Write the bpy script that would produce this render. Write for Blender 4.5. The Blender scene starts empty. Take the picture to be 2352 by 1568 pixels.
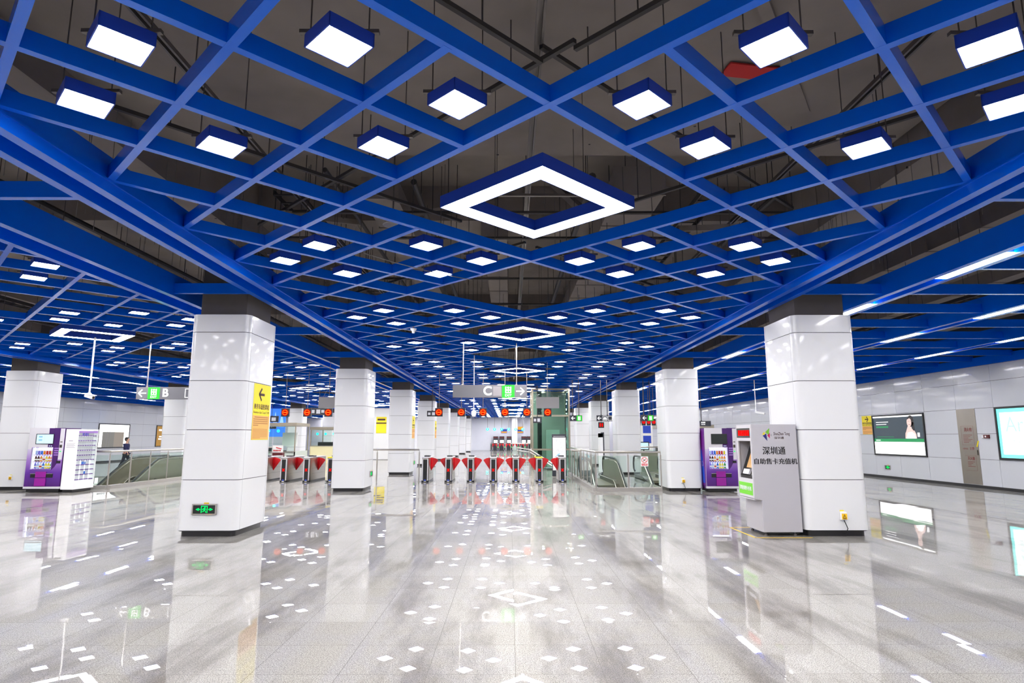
import bpy, bmesh, math, random
from mathutils import Vector, Matrix
random.seed(7)
PI = math.pi
SC = bpy.context.scene
COL = SC.collection

# ------------------------------------------------------------------ helpers
class MB:
    """collects shapes and links them as one mesh object"""
    def __init__(s): s.v = []; s.f = []; s.m = []; s.k = 0
    def mi(s, k): s.k = k; return s
    def add(s, vs, fs):
        n = len(s.v); s.v += [tuple(p) for p in vs]
        for f in fs: s.f.append([n + i for i in f]); s.m.append(s.k)
        return s
    def box(s, x0, x1, y0, y1, z0, z1):
        return s.add([(x0,y0,z0),(x1,y0,z0),(x1,y1,z0),(x0,y1,z0),(x0,y0,z1),(x1,y0,z1),(x1,y1,z1),(x0,y1,z1)],
                     [(0,3,2,1),(4,5,6,7),(0,1,5,4),(1,2,6,5),(2,3,7,6),(3,0,4,7)])
    def obox(s, c, sx, sy, sz, rz=0):
        ca, sa = math.cos(rz), math.sin(rz); o = []
        for z in (-sz/2, sz/2):
            for x, y in ((-sx/2,-sy/2),(sx/2,-sy/2),(sx/2,sy/2),(-sx/2,sy/2)):
                o.append((c[0]+x*ca-y*sa, c[1]+x*sa+y*ca, c[2]+z))
        return s.add(o, [(0,3,2,1),(4,5,6,7),(0,1,5,4),(1,2,6,5),(2,3,7,6),(3,0,4,7)])
    def bar(s, p, q, w, h):
        """rectangular bar from p to q, p and q at the centre of its underside"""
        p, q = Vector(p), Vector(q); d = (q-p).normalized()
        sd = Vector((-d.y, d.x, 0))
        sd = sd.normalized() if sd.length > 1e-6 else Vector((1,0,0))
        up = d.cross(sd) * (1 if d.cross(sd).z >= 0 else -1)
        o = []
        for e in (p, q):
            for a, b in ((-1,0),(1,0),(1,1),(-1,1)): o.append(e + sd*(a*w/2) + up*(b*h))
        return s.add(o, [(0,1,2,3),(7,6,5,4),(0,4,5,1),(1,5,6,2),(2,6,7,3),(3,7,4,0)])
    def tube(s, pts, r, n=8, cap=True, closed=False):
        pts = [Vector(p) for p in pts]; N = len(pts); rings = []
        rr = r if isinstance(r, (list, tuple)) else [r]*N
        ref = None
        for i, p in enumerate(pts):
            if closed: t = (pts[(i+1) % N]-pts[i-1])
            else: t = pts[min(i+1, N-1)]-pts[max(i-1, 0)]
            t = t.normalized()
            if ref is None:
                ref = Vector((0,0,1)) if abs(t.z) < .9 else Vector((1,0,0))
            a = (ref - t*ref.dot(t))
            a = a.normalized() if a.length > 1e-6 else t.orthogonal().normalized()
            ref = a; b = t.cross(a)
            rings.append([p + (a*math.cos(2*PI*k/n)+b*math.sin(2*PI*k/n))*rr[i] for k in range(n)])
        vs = [q for g in rings for q in g]; fs = []
        for i in range(N if closed else N-1):
            j = (i+1) % N
            for k in range(n):
                fs.append((i*n+k, i*n+(k+1) % n, j*n+(k+1) % n, j*n+k))
        if cap and not closed:
            fs.append(tuple(range(n))[::-1]); fs.append(tuple((N-1)*n+k for k in range(n)))
        return s.add(vs, fs)
    def prism(s, poly, ax, a, b):
        def P(u, v, w): return {'xy':(u,v,w),'xz':(u,w,v),'yz':(w,u,v)}[ax]
        n = len(poly)
        vs = [P(u,v,a) for u,v in poly]+[P(u,v,b) for u,v in poly]
        fs = [tuple(range(n))[::-1], tuple(range(n,2*n))]+[(i,(i+1)%n,n+(i+1)%n,n+i) for i in range(n)]
        return s.add(vs, fs)
    def lathe(s, prof, n=16, c=(0,0,0)):
        vs = []; fs = []
        for r, z in prof:
            for k in range(n): vs.append((c[0]+r*math.cos(2*PI*k/n), c[1]+r*math.sin(2*PI*k/n), c[2]+z))
        for i in range(len(prof)-1):
            for k in range(n): fs.append((i*n+k, i*n+(k+1)%n, (i+1)*n+(k+1)%n, (i+1)*n+k))
        fs.append(tuple(range(n))[::-1]); fs.append(tuple((len(prof)-1)*n+k for k in range(n)))
        return s.add(vs, fs)
    def build(s, name, mats, parent=None, smooth=False, bevel=0, seg=2):
        me = bpy.data.meshes.new(name); me.from_pydata(s.v, [], s.f)
        mats = mats if isinstance(mats, (list, tuple)) else [mats]
        for m in mats: me.materials.append(m)
        for p, k in zip(me.polygons, s.m): p.material_index = k
        bm = bmesh.new(); bm.from_mesh(me); bmesh.ops.recalc_face_normals(bm, faces=bm.faces); bm.to_mesh(me); bm.free()
        if smooth:
            for p in me.polygons: p.use_smooth = True
        o = bpy.data.objects.new(name, me); COL.objects.link(o)
        if parent: o.parent = parent
        if bevel:
            md = o.modifiers.new('b', 'BEVEL'); md.width = bevel; md.segments = seg; md.limit_method = 'ANGLE'; md.angle_limit = .6
        if smooth:
            md = o.modifiers.new('n', 'WEIGHTED_NORMAL') if False else None
            try: me.set_sharp_from_angle(angle=.7)
            except Exception: pass
        return o

class FR:
    """a drawing frame on a surface: u to the right, v up, w out of the surface"""
    def __init__(s, o, u, v=(0,0,1)):
        s.o = Vector(o); s.u = Vector(u).normalized(); s.v = Vector(v).normalized(); s.w = s.u.cross(s.v)
    def P(s, u, v, w=0): return s.o + s.u*u + s.v*v + s.w*w
    def box(s, mb, u0, u1, v0, v1, w0=0, w1=.003):
        return s.poly(mb, [(u0,v0),(u1,v0),(u1,v1),(u0,v1)], w0, w1)
    def poly(s, mb, pts, w0=0, w1=.003):
        n = len(pts)
        return mb.add([s.P(u,v,w0) for u,v in pts]+[s.P(u,v,w1) for u,v in pts],
            [tuple(range(n))[::-1], tuple(range(n,2*n))]+[(i,(i+1)%n,n+(i+1)%n,n+i) for i in range(n)])
    def line(s, mb, a, b, t, w0=0, w1=.003):
        a = Vector(a); b = Vector(b); d = (b-a).normalized(); q = Vector((-d.y, d.x))*t/2
        return s.poly(mb, [a-q, b-q, b+q, a+q], w0, w1)
    def ring(s, mb, c, r0, r1, n=24, w0=0, w1=.003):
        for k in range(n):
            a, b = 2*PI*k/n, 2*PI*(k+1)/n
            s.poly(mb, [(c[0]+r*math.cos(t), c[1]+r*math.sin(t)) for r, t in ((r0,a),(r1,a),(r1,b),(r0,b))], w0, w1)
        return mb
    def disc(s, mb, c, r, n=20, w0=0, w1=.003, sx=1):
        return s.poly(mb, [(c[0]+sx*r*math.cos(2*PI*k/n), c[1]+r*math.sin(2*PI*k/n)) for k in range(n)], w0, w1)

TEXTS = []
def text(fr, body, u, v, size, m, parent, w=.003, fit=None, bold=0, align='CENTER', name='lettering'):
    c = bpy.data.curves.new(name, 'FONT'); c.body = body; c.size = size; c.align_x = align; c.align_y = 'CENTER'
    c.offset = bold*size; c.extrude = .0008; c.resolution_u = 6 if size > .25 else 2
    o = bpy.data.objects.new(name, c); COL.objects.link(o)
    o.matrix_basis = Matrix.Translation(fr.P(u, v, w)) @ Matrix((fr.u, fr.v, fr.w)).transposed().to_4x4()
    if parent: o.parent = parent
    TEXTS.append((o, m, fit)); return o
def flush_texts():
    bpy.context.view_layer.update(); dg = bpy.context.evaluated_depsgraph_get()
    for o, m, fit in TEXTS:
        me = bpy.data.meshes.new_from_object(o.evaluated_get(dg))
        if fit:
            xs = [p.co.x for p in me.vertices]
            if xs:
                k = fit/(max(xs)-min(xs))
                for p in me.vertices: p.co.x *= k
        me.materials.clear(); me.materials.append(m)
        n = bpy.data.objects.new(o.name.split('.')[0], me); COL.objects.link(n)
        n.matrix_basis = o.matrix_basis.copy(); n.parent = o.parent
        c = o.data; bpy.data.objects.remove(o); bpy.data.curves.remove(c)

def tag(o, label, cat, group=None, kind=None):
    o['label'] = label; o['category'] = cat
    if group: o['group'] = group
    if kind: o['kind'] = kind
    return o
def thing(name, label, cat, loc=(0,0,0), rz=0, group=None, kind=None):
    o = bpy.data.objects.new(name, None); COL.objects.link(o); o.location = loc; o.rotation_euler = (0,0,rz)
    o.empty_display_size = .1
    return tag(o, label, cat, group, kind)
def struct(o): o['kind'] = 'structure'; return o
def copy_tree(o, loc=None, rz=None, label=None, group=None):
    def rec(x, par):
        c = x.copy(); COL.objects.link(c)
        if par: c.parent = par
        for ch in x.children: rec(ch, c)
        return c
    r = rec(o, None)
    if loc is not None: r.location = loc
    if rz is not None: r.rotation_euler = (0,0,rz)
    if label: r['label'] = label
    if group: r['group'] = group
    return r
ORD = ['zeroth','first','second','third','fourth','fifth','sixth','seventh','eighth','ninth','tenth','eleventh','twelfth','thirteenth','fourteenth',
       'fifteenth','sixteenth','seventeenth','eighteenth','nineteenth']
def ordw(n):
    if n < 20: return ORD[n]
    t = ['','','twenty','thirty','forty','fifty','sixty','seventy'][n//10]
    return t+'-'+ORD[n % 10] if n % 10 else t[:-1]+'ieth'

# ------------------------------------------------------------------ materials
def s2l(c): return tuple((x/12.92 if x <= .04045 else ((x+.055)/1.055)**2.4) for x in (v/255 for v in c))
def mat(name, rgb, rough=.5, metal=0, es=0, ergb=None, spec=.5, coat=0, lin=False, vary=0, vscale=3):
    m = bpy.data.materials.new(name); m.use_nodes = True; nt = m.node_tree; b = nt.nodes['Principled BSDF']
    c = rgb if lin else s2l(rgb)
    b.inputs['Base Color'].default_value = (*c, 1); b.inputs['Roughness'].default_value = rough
    b.inputs['Metallic'].default_value = metal; b.inputs['Specular IOR Level'].default_value = spec
    b.inputs['Coat Weight'].default_value = coat; b.inputs['Coat Roughness'].default_value = .06
    if es:
        b.inputs['Base Color'].default_value = (*(v*.35 for v in c), 1)
        b.inputs['Emission Color'].default_value = (*(s2l(ergb) if ergb else c), 1); b.inputs['Emission Strength'].default_value = es
    if vary:
        tc = nt.nodes.new('ShaderNodeTexCoord'); n = nt.nodes.new('ShaderNodeTexNoise'); n.inputs['Scale'].default_value = vscale
        n.inputs['Detail'].default_value = 5
        r = nt.nodes.new('ShaderNodeMapRange'); r.inputs['To Min'].default_value = 1-vary; r.inputs['To Max'].default_value = 1+vary
        x = nt.nodes.new('ShaderNodeMix'); x.data_type = 'RGBA'; x.blend_type = 'MULTIPLY'; x.inputs[0].default_value = 1
        x.inputs[6].default_value = (*c, 1)
        nt.links.new(tc.outputs['Object'], n.inputs['Vector']); nt.links.new(n.outputs['Fac'], r.inputs['Value'])
        nt.links.new(r.outputs[0], x.inputs[7]); nt.links.new(x.outputs[2], b.inputs['Base Color'])
    return m
def glass(name, tint, k=.98, ior=1.3):
    m = bpy.data.materials.new(name); m.use_nodes = True; nt = m.node_tree; nt.nodes.clear()
    out = nt.nodes.new('ShaderNodeOutputMaterial'); mx = nt.nodes.new('ShaderNodeMixShader')
    t = nt.nodes.new('ShaderNodeBsdfTransparent'); t.inputs[0].default_value = (*(v*k for v in tint), 1)
    g = nt.nodes.new('ShaderNodeBsdfGlossy'); g.inputs['Roughness'].default_value = .02
    f = nt.nodes.new('ShaderNodeFresnel'); f.inputs[0].default_value = ior
    ge = nt.nodes.new('ShaderNodeNewGeometry'); iv = nt.nodes.new('ShaderNodeMath'); iv.operation = 'SUBTRACT'; iv.inputs[0].default_value = 1; nt.links.new(ge.outputs['Backfacing'], iv.inputs[1])
    mu = nt.nodes.new('ShaderNodeMath'); mu.operation = 'MULTIPLY'; nt.links.new(f.outputs[0], mu.inputs[0]); nt.links.new(iv.outputs[0], mu.inputs[1])
    nt.links.new(mu.outputs[0], mx.inputs[0]); nt.links.new(t.outputs[0], mx.inputs[1]); nt.links.new(g.outputs[0], mx.inputs[2])
    nt.links.new(mx.outputs[0], out.inputs[0]); return m

LAMP = 64.0
M = dict(
    blue=mat('blue_paint', (0,.115,.76), .18, lin=True, spec=.75),
    housing=mat('lamp_housing_blue', (.01,.055,.46), .35, lin=True),
    lamp=mat('lamp_diffuser', (255,255,255), .5, es=LAMP, ergb=(255,252,250)),
    panel=mat('white_enamel', (224,225,227), .3, coat=.35, vary=.012, vscale=.7),
    wallp=mat('wall_enamel', (205,208,214), .2, coat=.3, vary=.02, vscale=.5),
    joint=mat('dark_joint', (60,62,66), .8),
    neck=mat('grey_concrete_neck', (90,85,82), .85, vary=.15),
    conc=mat('dark_concrete', (134,126,120), .9, vary=.3, vscale=1.3),
    pipe=mat('dark_pipe', (58,55,54), .6, vary=.1),
    strut=mat('galvanised_strut', (105,100,98), .45, metal=.6),
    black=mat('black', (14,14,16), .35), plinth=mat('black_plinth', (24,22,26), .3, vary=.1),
    steel=mat('brushed_steel', (192,187,180), .28, metal=1, vary=.06, vscale=8),
    steel2=mat('satin_steel', (164,155,138), .3, metal=.75, vary=.08, vscale=4),
    dsteel=mat('dark_steel', (92,88,80), .3, metal=.9),
    white=mat('white_plastic', (236,236,238), .4), grey=mat('kiosk_grey', (176,174,180), .42, vary=.02),
    lgrey=mat('light_grey', (206,204,210), .4), signgrey=mat('sign_grey', (94,94,100), .5),
    signdark=mat('sign_dark', (44,46,56), .45), boardgrey=mat('board_grey', (150,148,150), .6),
    red=mat('gate_red', (205,14,26), .35), dred=mat('dark_red', (90,16,24), .5),
    yellow=mat('yellow_paper', (240,220,30), .6), orange=mat('orange_paper', (240,178,96), .6), ink=mat('brown_ink', (70,44,40), .7),
    oink=mat('orange_ink', (176,120,60), .7),
    tape=mat('yellow_tape', (232,190,20), .6), purple=mat('purple', (112,28,140), .35, vary=.15, vscale=6),
    dpurple=mat('dark_purple', (64,10,96), .35), lpurple=mat('light_purple', (150,110,190), .4), magenta=mat('magenta', (140,10,140), .4),
    ledred=mat('red_led', (255,20,10), .5, es=1.0, ergb=(255,6,4), spec=0), ledor=mat('orange_led', (255,120,40), .5, es=1.5, ergb=(255,130,40), spec=0),
    ledgreen=mat('green_led', (20,230,110), .5, spec=0, es=1.1, ergb=(0,255,110)), ledcyan=mat('cyan_led', (40,240,220), .5, es=2.2, ergb=(20,240,210)),
    exitg=mat('sign_green', (10,200,30), .5, es=.75, ergb=(0,205,20)), signw=mat('sign_white', (255,255,255), .5, es=1.0),
    signblue=mat('sign_blue', (30,70,190), .5, es=.5), board=mat('dark_panel', (20,26,24), .3),
    paperw=mat('white_paper', (238,238,236), .6), green=mat('lime_green', (110,205,40), .5),
    screenw=mat('screen_white', (205,238,248), .3, es=.85), screenoff=mat('screen_off', (42,48,46), .15),
    boxw=mat('lightbox_white', (255,255,255), .4, es=1.6), boxc=mat('lightbox_cyan', (150,255,250), .4, es=1.3, ergb=(120,255,248)),
    boxslate=mat('lightbox_slate', (66,84,96), .4, es=.42), boxgreen=mat('lightbox_green', (20,160,90), .4, es=.7),
    boxgold=mat('lightbox_gold', (176,128,20), .4, es=.7), boxgrey=mat('lightbox_grey', (150,148,140), .4, es=.4),
    boxsand=mat('lightbox_sand', (172,160,146), .4, es=.45), skin=mat('skin', (216,170,146), .5), boxskin=mat('printed_skin', (240,206,196), .4, es=.9),
    boxhair=mat('printed_hair', (48,36,34), .4, es=.15), artink=mat('pale_cyan_ink', (190,240,240), .4, es=1.1),
    hair=mat('black_hair', (24,20,20), .6), shirt=mat('navy_shirt', (24,26,74), .8), trousers=mat('dark_trousers', (34,36,50), .8),
    rubber=mat('black_rubber', (20,22,26), .35), cordm=mat('black_cord', (18,18,20), .5),
    kskin=mat('gold_screen', (226,176,110), .3, es=.6), winlight=mat('cabinet_light', (235,235,255), .4, es=5.0, ergb=(236,234,255)),
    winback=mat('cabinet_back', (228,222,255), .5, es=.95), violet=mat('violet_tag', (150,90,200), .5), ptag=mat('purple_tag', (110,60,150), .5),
    hydr=mat('stainless_door', (158,150,140), .3, metal=1, vary=.08, vscale=2), redink=mat('dark_red_ink', (130,40,40), .6),
    glassg=glass('green_glass', (.90,.97,.94)), glassc=glass('clear_glass', (.95,.98,.97)), glassd=glass('lift_glass', (.78,.90,.85)),
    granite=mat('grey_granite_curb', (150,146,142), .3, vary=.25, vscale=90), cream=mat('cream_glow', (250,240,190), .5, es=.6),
    blueglow=mat('blue_picture', (60,130,240), .5, es=1.0), lblue=mat('pale_blue', (150,200,255), .5, es=1.1), orangesign=mat('orange_sign', (250,170,20), .5, es=.7),
    mapblue=mat('map_blue', (150,205,225), .5), maproad=mat('map_line', (186,190,200), .5), tread=mat('step_dark', (52,48,40), .4, metal=.5), treadyel=mat('step_yellow', (200,160,50), .5),
    wire=mat('thin_wire', (120,116,112), .5), redbanner=mat('red_banner', (190,40,36), .7), pitwall=mat('pit_wall', (196,206,198), .3), ledgex=mat('green_led_x', (30,240,90), .5, es=2),
)

M['blue'].node_tree.nodes['Principled BSDF'].inputs['Specular Tint'].default_value = (.25,.55,1,1)
def bottle_mat(n, rgb): return mat('drink_'+n, rgb, .25, es=.55)  # drinks and snack boxes glow: cabinet light put into their colour
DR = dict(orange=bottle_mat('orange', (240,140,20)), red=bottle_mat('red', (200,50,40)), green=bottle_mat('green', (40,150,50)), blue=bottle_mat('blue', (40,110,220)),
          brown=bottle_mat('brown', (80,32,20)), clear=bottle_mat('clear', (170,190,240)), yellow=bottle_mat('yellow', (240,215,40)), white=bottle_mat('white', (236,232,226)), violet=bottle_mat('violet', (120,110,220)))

def floor_material():
    m = bpy.data.materials.new('polished_granite'); m.use_nodes = True; nt = m.node_tree; N = nt.nodes; L = nt.links; b = N['Principled BSDF']
    tc = N.new('ShaderNodeTexCoord')
    def noise(scale, detail=4, rough=.5, vec=None):
        n = N.new('ShaderNodeTexNoise'); n.inputs['Scale'].default_value = scale; n.inputs['Detail'].default_value = detail; n.inputs['Roughness'].default_value = rough
        L.new(vec or tc.outputs['Object'], n.inputs['Vector']); return n.outputs['Fac']
    def ramp(fac, *stops):
        r = N.new('ShaderNodeValToRGB'); e = r.color_ramp.elements
        while len(e) < len(stops): e.new(.5)
        for x, (p, c) in zip(e, stops): x.position = p; x.color = (*c, 1)
        L.new(fac, r.inputs[0]); return r.outputs[0]
    def mul(a, c, f=1.0):
        x = N.new('ShaderNodeMix'); x.data_type = 'RGBA'; x.blend_type = 'MULTIPLY'; x.inputs[0].default_value = f
        L.new(a, x.inputs[6]); L.new(c, x.inputs[7]); return x.outputs[2]
    def math_(op, a, v=None, b_=None):
        x = N.new('ShaderNodeMath'); x.operation = op; L.new(a, x.inputs[0])
        if b_ is not None: L.new(b_, x.inputs[1])
        elif v is not None: x.inputs[1].default_value = v
        return x.outputs[0]
    g1 = ramp(noise(100, 3, .75), (.36, (.05,.05,.055)), (.46, (.27,.265,.26)), (.60, (.52,.51,.495)))
    g2 = ramp(noise(26, 5, .6), (.3, (.80,.79,.78)), (.62, (1,1,1)))
    mp = N.new('ShaderNodeMapping'); mp.inputs['Rotation'].default_value = (0,0,.06); mp.inputs['Scale'].default_value = (2.4,.5,1)
    L.new(tc.outputs['Object'], mp.inputs['Vector'])
    g3 = ramp(noise(.6, 6, .62, mp.outputs[0]), (.36, (.38,.35,.32)), (.52, (1,1,1)))
    c = mul(mul(g1, g2), g3, .85)
    wt = N.new('ShaderNodeRGB'); wt.outputs[0].default_value = (1,.975,.925,1); c = mul(c, wt.outputs[0])
    sx = N.new('ShaderNodeSeparateXYZ'); L.new(tc.outputs['Object'], sx.inputs[0])
    def seam(o, off):
        a = math_('ADD', o, off); a = math_('DIVIDE', a, .7); a = math_('FRACT', a); a = math_('SUBTRACT', a, .5); a = math_('ABSOLUTE', a)
        return math_('GREATER_THAN', a, .4966)
    s = math_('MAXIMUM', seam(sx.outputs[0], .65+70), None, seam(sx.outputs[1], -5.237+.0+70))
    x = N.new('ShaderNodeMix'); x.data_type = 'RGBA'; L.new(s, x.inputs[0]); L.new(c, x.inputs[6]); x.inputs[7].default_value = (.12,.105,.09,1)
    # per-tile tone
    cell = N.new('ShaderNodeCombineXYZ')
    for i, off in ((0, 70.65), (1, 70-5.237)):
        a = math_('ADD', sx.outputs[i], off); a = math_('DIVIDE', a, .7); a = math_('FLOOR', a); L.new(a, cell.inputs[i])
    wn = N.new('ShaderNodeTexWhiteNoise'); L.new(cell.outputs[0], wn.inputs['Vector'])
    tone = ramp(wn.outputs['Value'], (0, (.88,.87,.86)), (1, (1,1,1)))
    L.new(mul(x.outputs[2], tone), b.inputs['Base Color'])
    b.inputs['Roughness'].default_value = .46; b.inputs['Specular IOR Level'].default_value = .4; b.inputs['Coat Weight'].default_value = .85; b.inputs['Coat Roughness'].default_value = .004; b.inputs['Coat IOR'].default_value = 1.55
    bp = N.new('ShaderNodeBump'); bp.inputs['Strength'].default_value = .007; bp.inputs['Distance'].default_value = .02
    L.new(noise(1.7, 2, .5), bp.inputs['Height']); # every slab lies a hair out of level
    va = N.new('ShaderNodeVectorMath'); va.operation = 'SUBTRACT'; L.new(wn.outputs['Color'], va.inputs[0]); va.inputs[1].default_value = (.5,.5,.5)
    vb = N.new('ShaderNodeVectorMath'); vb.operation = 'MULTIPLY'; L.new(va.outputs[0], vb.inputs[0]); vb.inputs[1].default_value = (.004,.004,0)
    vc = N.new('ShaderNodeVectorMath'); vc.operation = 'ADD'; L.new(vb.outputs[0], vc.inputs[0]); L.new(bp.outputs[0], vc.inputs[1])
    vd = N.new('ShaderNodeVectorMath'); vd.operation = 'NORMALIZE'; L.new(vc.outputs[0], vd.inputs[0])
    L.new(vd.outputs[0], b.inputs['Normal']); L.new(vd.outputs[0], b.inputs['Coat Normal'])
    return m
M['floor'] = floor_material(); M['dimwhite'] = mat('dim_sign_white', (235,235,245), .5, es=.45)
def purple_print():
    m = mat('purple_print', (112,28,140), .35); nt = m.node_tree; b = nt.nodes['Principled BSDF']
    tc = nt.nodes.new('ShaderNodeTexCoord'); sx = nt.nodes.new('ShaderNodeSeparateXYZ'); r = nt.nodes.new('ShaderNodeValToRGB')
    mr = nt.nodes.new('ShaderNodeMapRange'); mr.inputs['From Min'].default_value = .2; mr.inputs['From Max'].default_value = 1.8
    nt.links.new(tc.outputs['Object'], sx.inputs[0]); nt.links.new(sx.outputs[2], mr.inputs['Value']); nt.links.new(mr.outputs[0], r.inputs[0])
    e = r.color_ramp.elements; e[0].color = (*s2l((70,14,104)),1); e[1].color = (*s2l((206,200,220)),1); e[1].position = .85
    for p, c in ((.3,(92,40,146)),(.55,(150,110,186))): x = e.new(p); x.color = (*s2l(c),1)
    nt.links.new(r.outputs[0], b.inputs['Base Color']); return m
M['pprint'] = purple_print()

def specks(m):
    nt = m.node_tree; b = nt.nodes['Principled BSDF']; src = b.inputs['Base Color'].links[0].from_socket
    tc = nt.nodes.new('ShaderNodeTexCoord'); v = nt.nodes.new('ShaderNodeTexVoronoi'); v.inputs['Scale'].default_value = 1.6
    lt = nt.nodes.new('ShaderNodeMath'); lt.operation = 'LESS_THAN'; lt.inputs[1].default_value = .035
    x = nt.nodes.new('ShaderNodeMix'); x.data_type = 'RGBA'; x.inputs[7].default_value = (.02,.018,.018,1)
    nt.links.new(tc.outputs['Object'], v.inputs['Vector']); nt.links.new(v.outputs['Distance'], lt.inputs[0]); nt.links.new(lt.outputs[0], x.inputs[0])
    nt.links.new(src, x.inputs[6]); nt.links.new(x.outputs[2], b.inputs['Base Color'])
specks(M['conc'])

# ------------------------------------------------------------------ camera and world
F = 1421.6
cam = bpy.data.cameras.new('camera'); cam.sensor_width = 36; cam.lens = F/2352*36; cam.clip_end = 400; cam.clip_start = .05
co = bpy.data.objects.new('camera', cam); COL.objects.link(co); co.location = (0,0,1.85)
co.rotation_euler = (PI/2+.15358, 0, -.0041); SC.camera = co
w = bpy.data.worlds.new('world'); SC.world = w; w.use_nodes = True
w.node_tree.nodes['Background'].inputs[0].default_value = (.02,.022,.03,1)
SC.view_settings.view_transform = 'Standard'; SC.view_settings.look = 'None'; SC.view_settings.gamma = 1; SC.view_settings.exposure = 0
SC.cycles.max_bounces = 6; SC.cycles.diffuse_bounces = 4; SC.cycles.glossy_bounces = 3; SC.cycles.transparent_max_bounces = 10
SC.cycles.caustics_reflective = False; SC.cycles.caustics_refractive = False

YB, YF = -14.0, 92.0          # back and far ends of the hall
XR, XL = 17.4, -30.5
K = .8198; LX, LY = .3553, 5.092   # half diagonal of a lattice cell, a node of the main lattice
ZL = 4.75                      # underside of the lattice
PIT = [(3.1,4.45,22.15,29.2),(5.75,7.1,24.0,29.6),(-16.75,-14.75,23.25,31.0),(-22.2,-19.6,23.2,30.5)]

# ------------------------------------------------------------------ setting
def floor():
    xs = sorted({XL-.1, XR+.1, *[p[0] for p in PIT], *[p[1] for p in PIT]}); ys = sorted({YB, YF+.5, *[p[2] for p in PIT], *[p[3] for p in PIT]})
    mb = MB()
    for i in range(len(xs)-1):
        for j in range(len(ys)-1):
            cx, cy = (xs[i]+xs[i+1])/2, (ys[j]+ys[j+1])/2
            if any(a < cx < b and c < cy < d for a,b,c,d in PIT): continue
            mb.add([(xs[i],ys[j],0),(xs[i+1],ys[j],0),(xs[i+1],ys[j+1],0),(xs[i],ys[j+1],0)], [(0,1,2,3)])
    struct(mb.build('floor', M['floor']))
    for n, (a,b,c,d) in enumerate(PIT):
        mb = MB()
        mb.box(a-.06,a,c-.06,d+.06,-3.2,-.002).box(b,b+.06,c-.06,d+.06,-3.2,-.002).box(a,b,c-.06,c,-3.2,-.002).box(a,b,d,d+.06,-3.2,-.002).box(a,b,c,d,-3.3,-3.2)
        struct(mb.build('trim_%d' % (10+n), M['pitwall']))
floor()
mb = MB(); mb.box(XL-.3,XR+.3,YB,YF+.5,7.0,7.3)
mb.box(-5.2,5.6,YB,8.9,6.1,7.0)                       # lower slab over the near end
for k in range(-1, 9): 
    y = 12.75+9.838*k
    if y > 9: mb.box(XL,XR,y-.55,y+.55,6.25,7.0)
for x0, x1 in ((-6.3,-5.2),(5.75,6.8),(-18.5,-17.4)): mb.box(x0,x1,YB,YF,5.7,7.0)
struct(mb.build('ceiling', M['conc']))
def panel_wall(name, X, side, y_off, ztop, holes=()):
    zs = [.1, 1.05, 1.98, 2.915, 3.87, ztop]
    mb = MB(); g = .006
    t = X-side*.05
    n0 = int(math.floor((YB-y_off)/1.88)); n1 = int(math.ceil((YF-y_off)/1.88))
    for n in range(n0, n1):
        for z0, z1 in zip(zs, zs[1:]):
            mb.box(min(X,t), max(X,t), y_off+1.88*n+g, y_off+1.88*(n+1)-g, z0+g, z1-g)
    mb.mi(1).box(min(X+side*.2,X+side*.004), max(X+side*.2,X+side*.004), YB, YF, 0, 7)
    mb.mi(1).box(min(X,t+side*.012), max(X,t+side*.012), YB, YF, .1, ztop)
    return struct(mb.build(name, [M['wallp'], M['joint']]))
panel_wall('wall_right', XR+.05, 1, 22.29, 4.47)
panel_wall('wall_left', XL-.05, -1, 46.5, 4.56)
mb = MB(); mb.box(XR-.01,XR+.05,YB,YF,0,.1); struct(mb.build('baseboard_right', M['plinth']))
mb = MB(); mb.box(XL-.05,XL+.01,YB,YF,0,.1); struct(mb.build('baseboard_left', M['plinth']))
mb = MB(); mb.box(XL,XR,YF,YF+.3,0,7); struct(mb.build('wall_far', mat('far_wall', (214,216,228), .4, vary=.03)))
mb = MB(); mb.box(XL,XR,YB-.3,YB,0,7); struct(mb.build('wall_back', mat('back_wall', (205,208,214), .4, vary=.03)))
mb = MB(); mb.box(XR-.06,XR+.05,YB,YF,4.47,4.78); struct(mb.build('trim_1', M['blue']))
mb = MB(); mb.box(XL-.05,XL+.06,YB,YF,4.56,4.86); struct(mb.build('trim_2', M['blue']))

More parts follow.
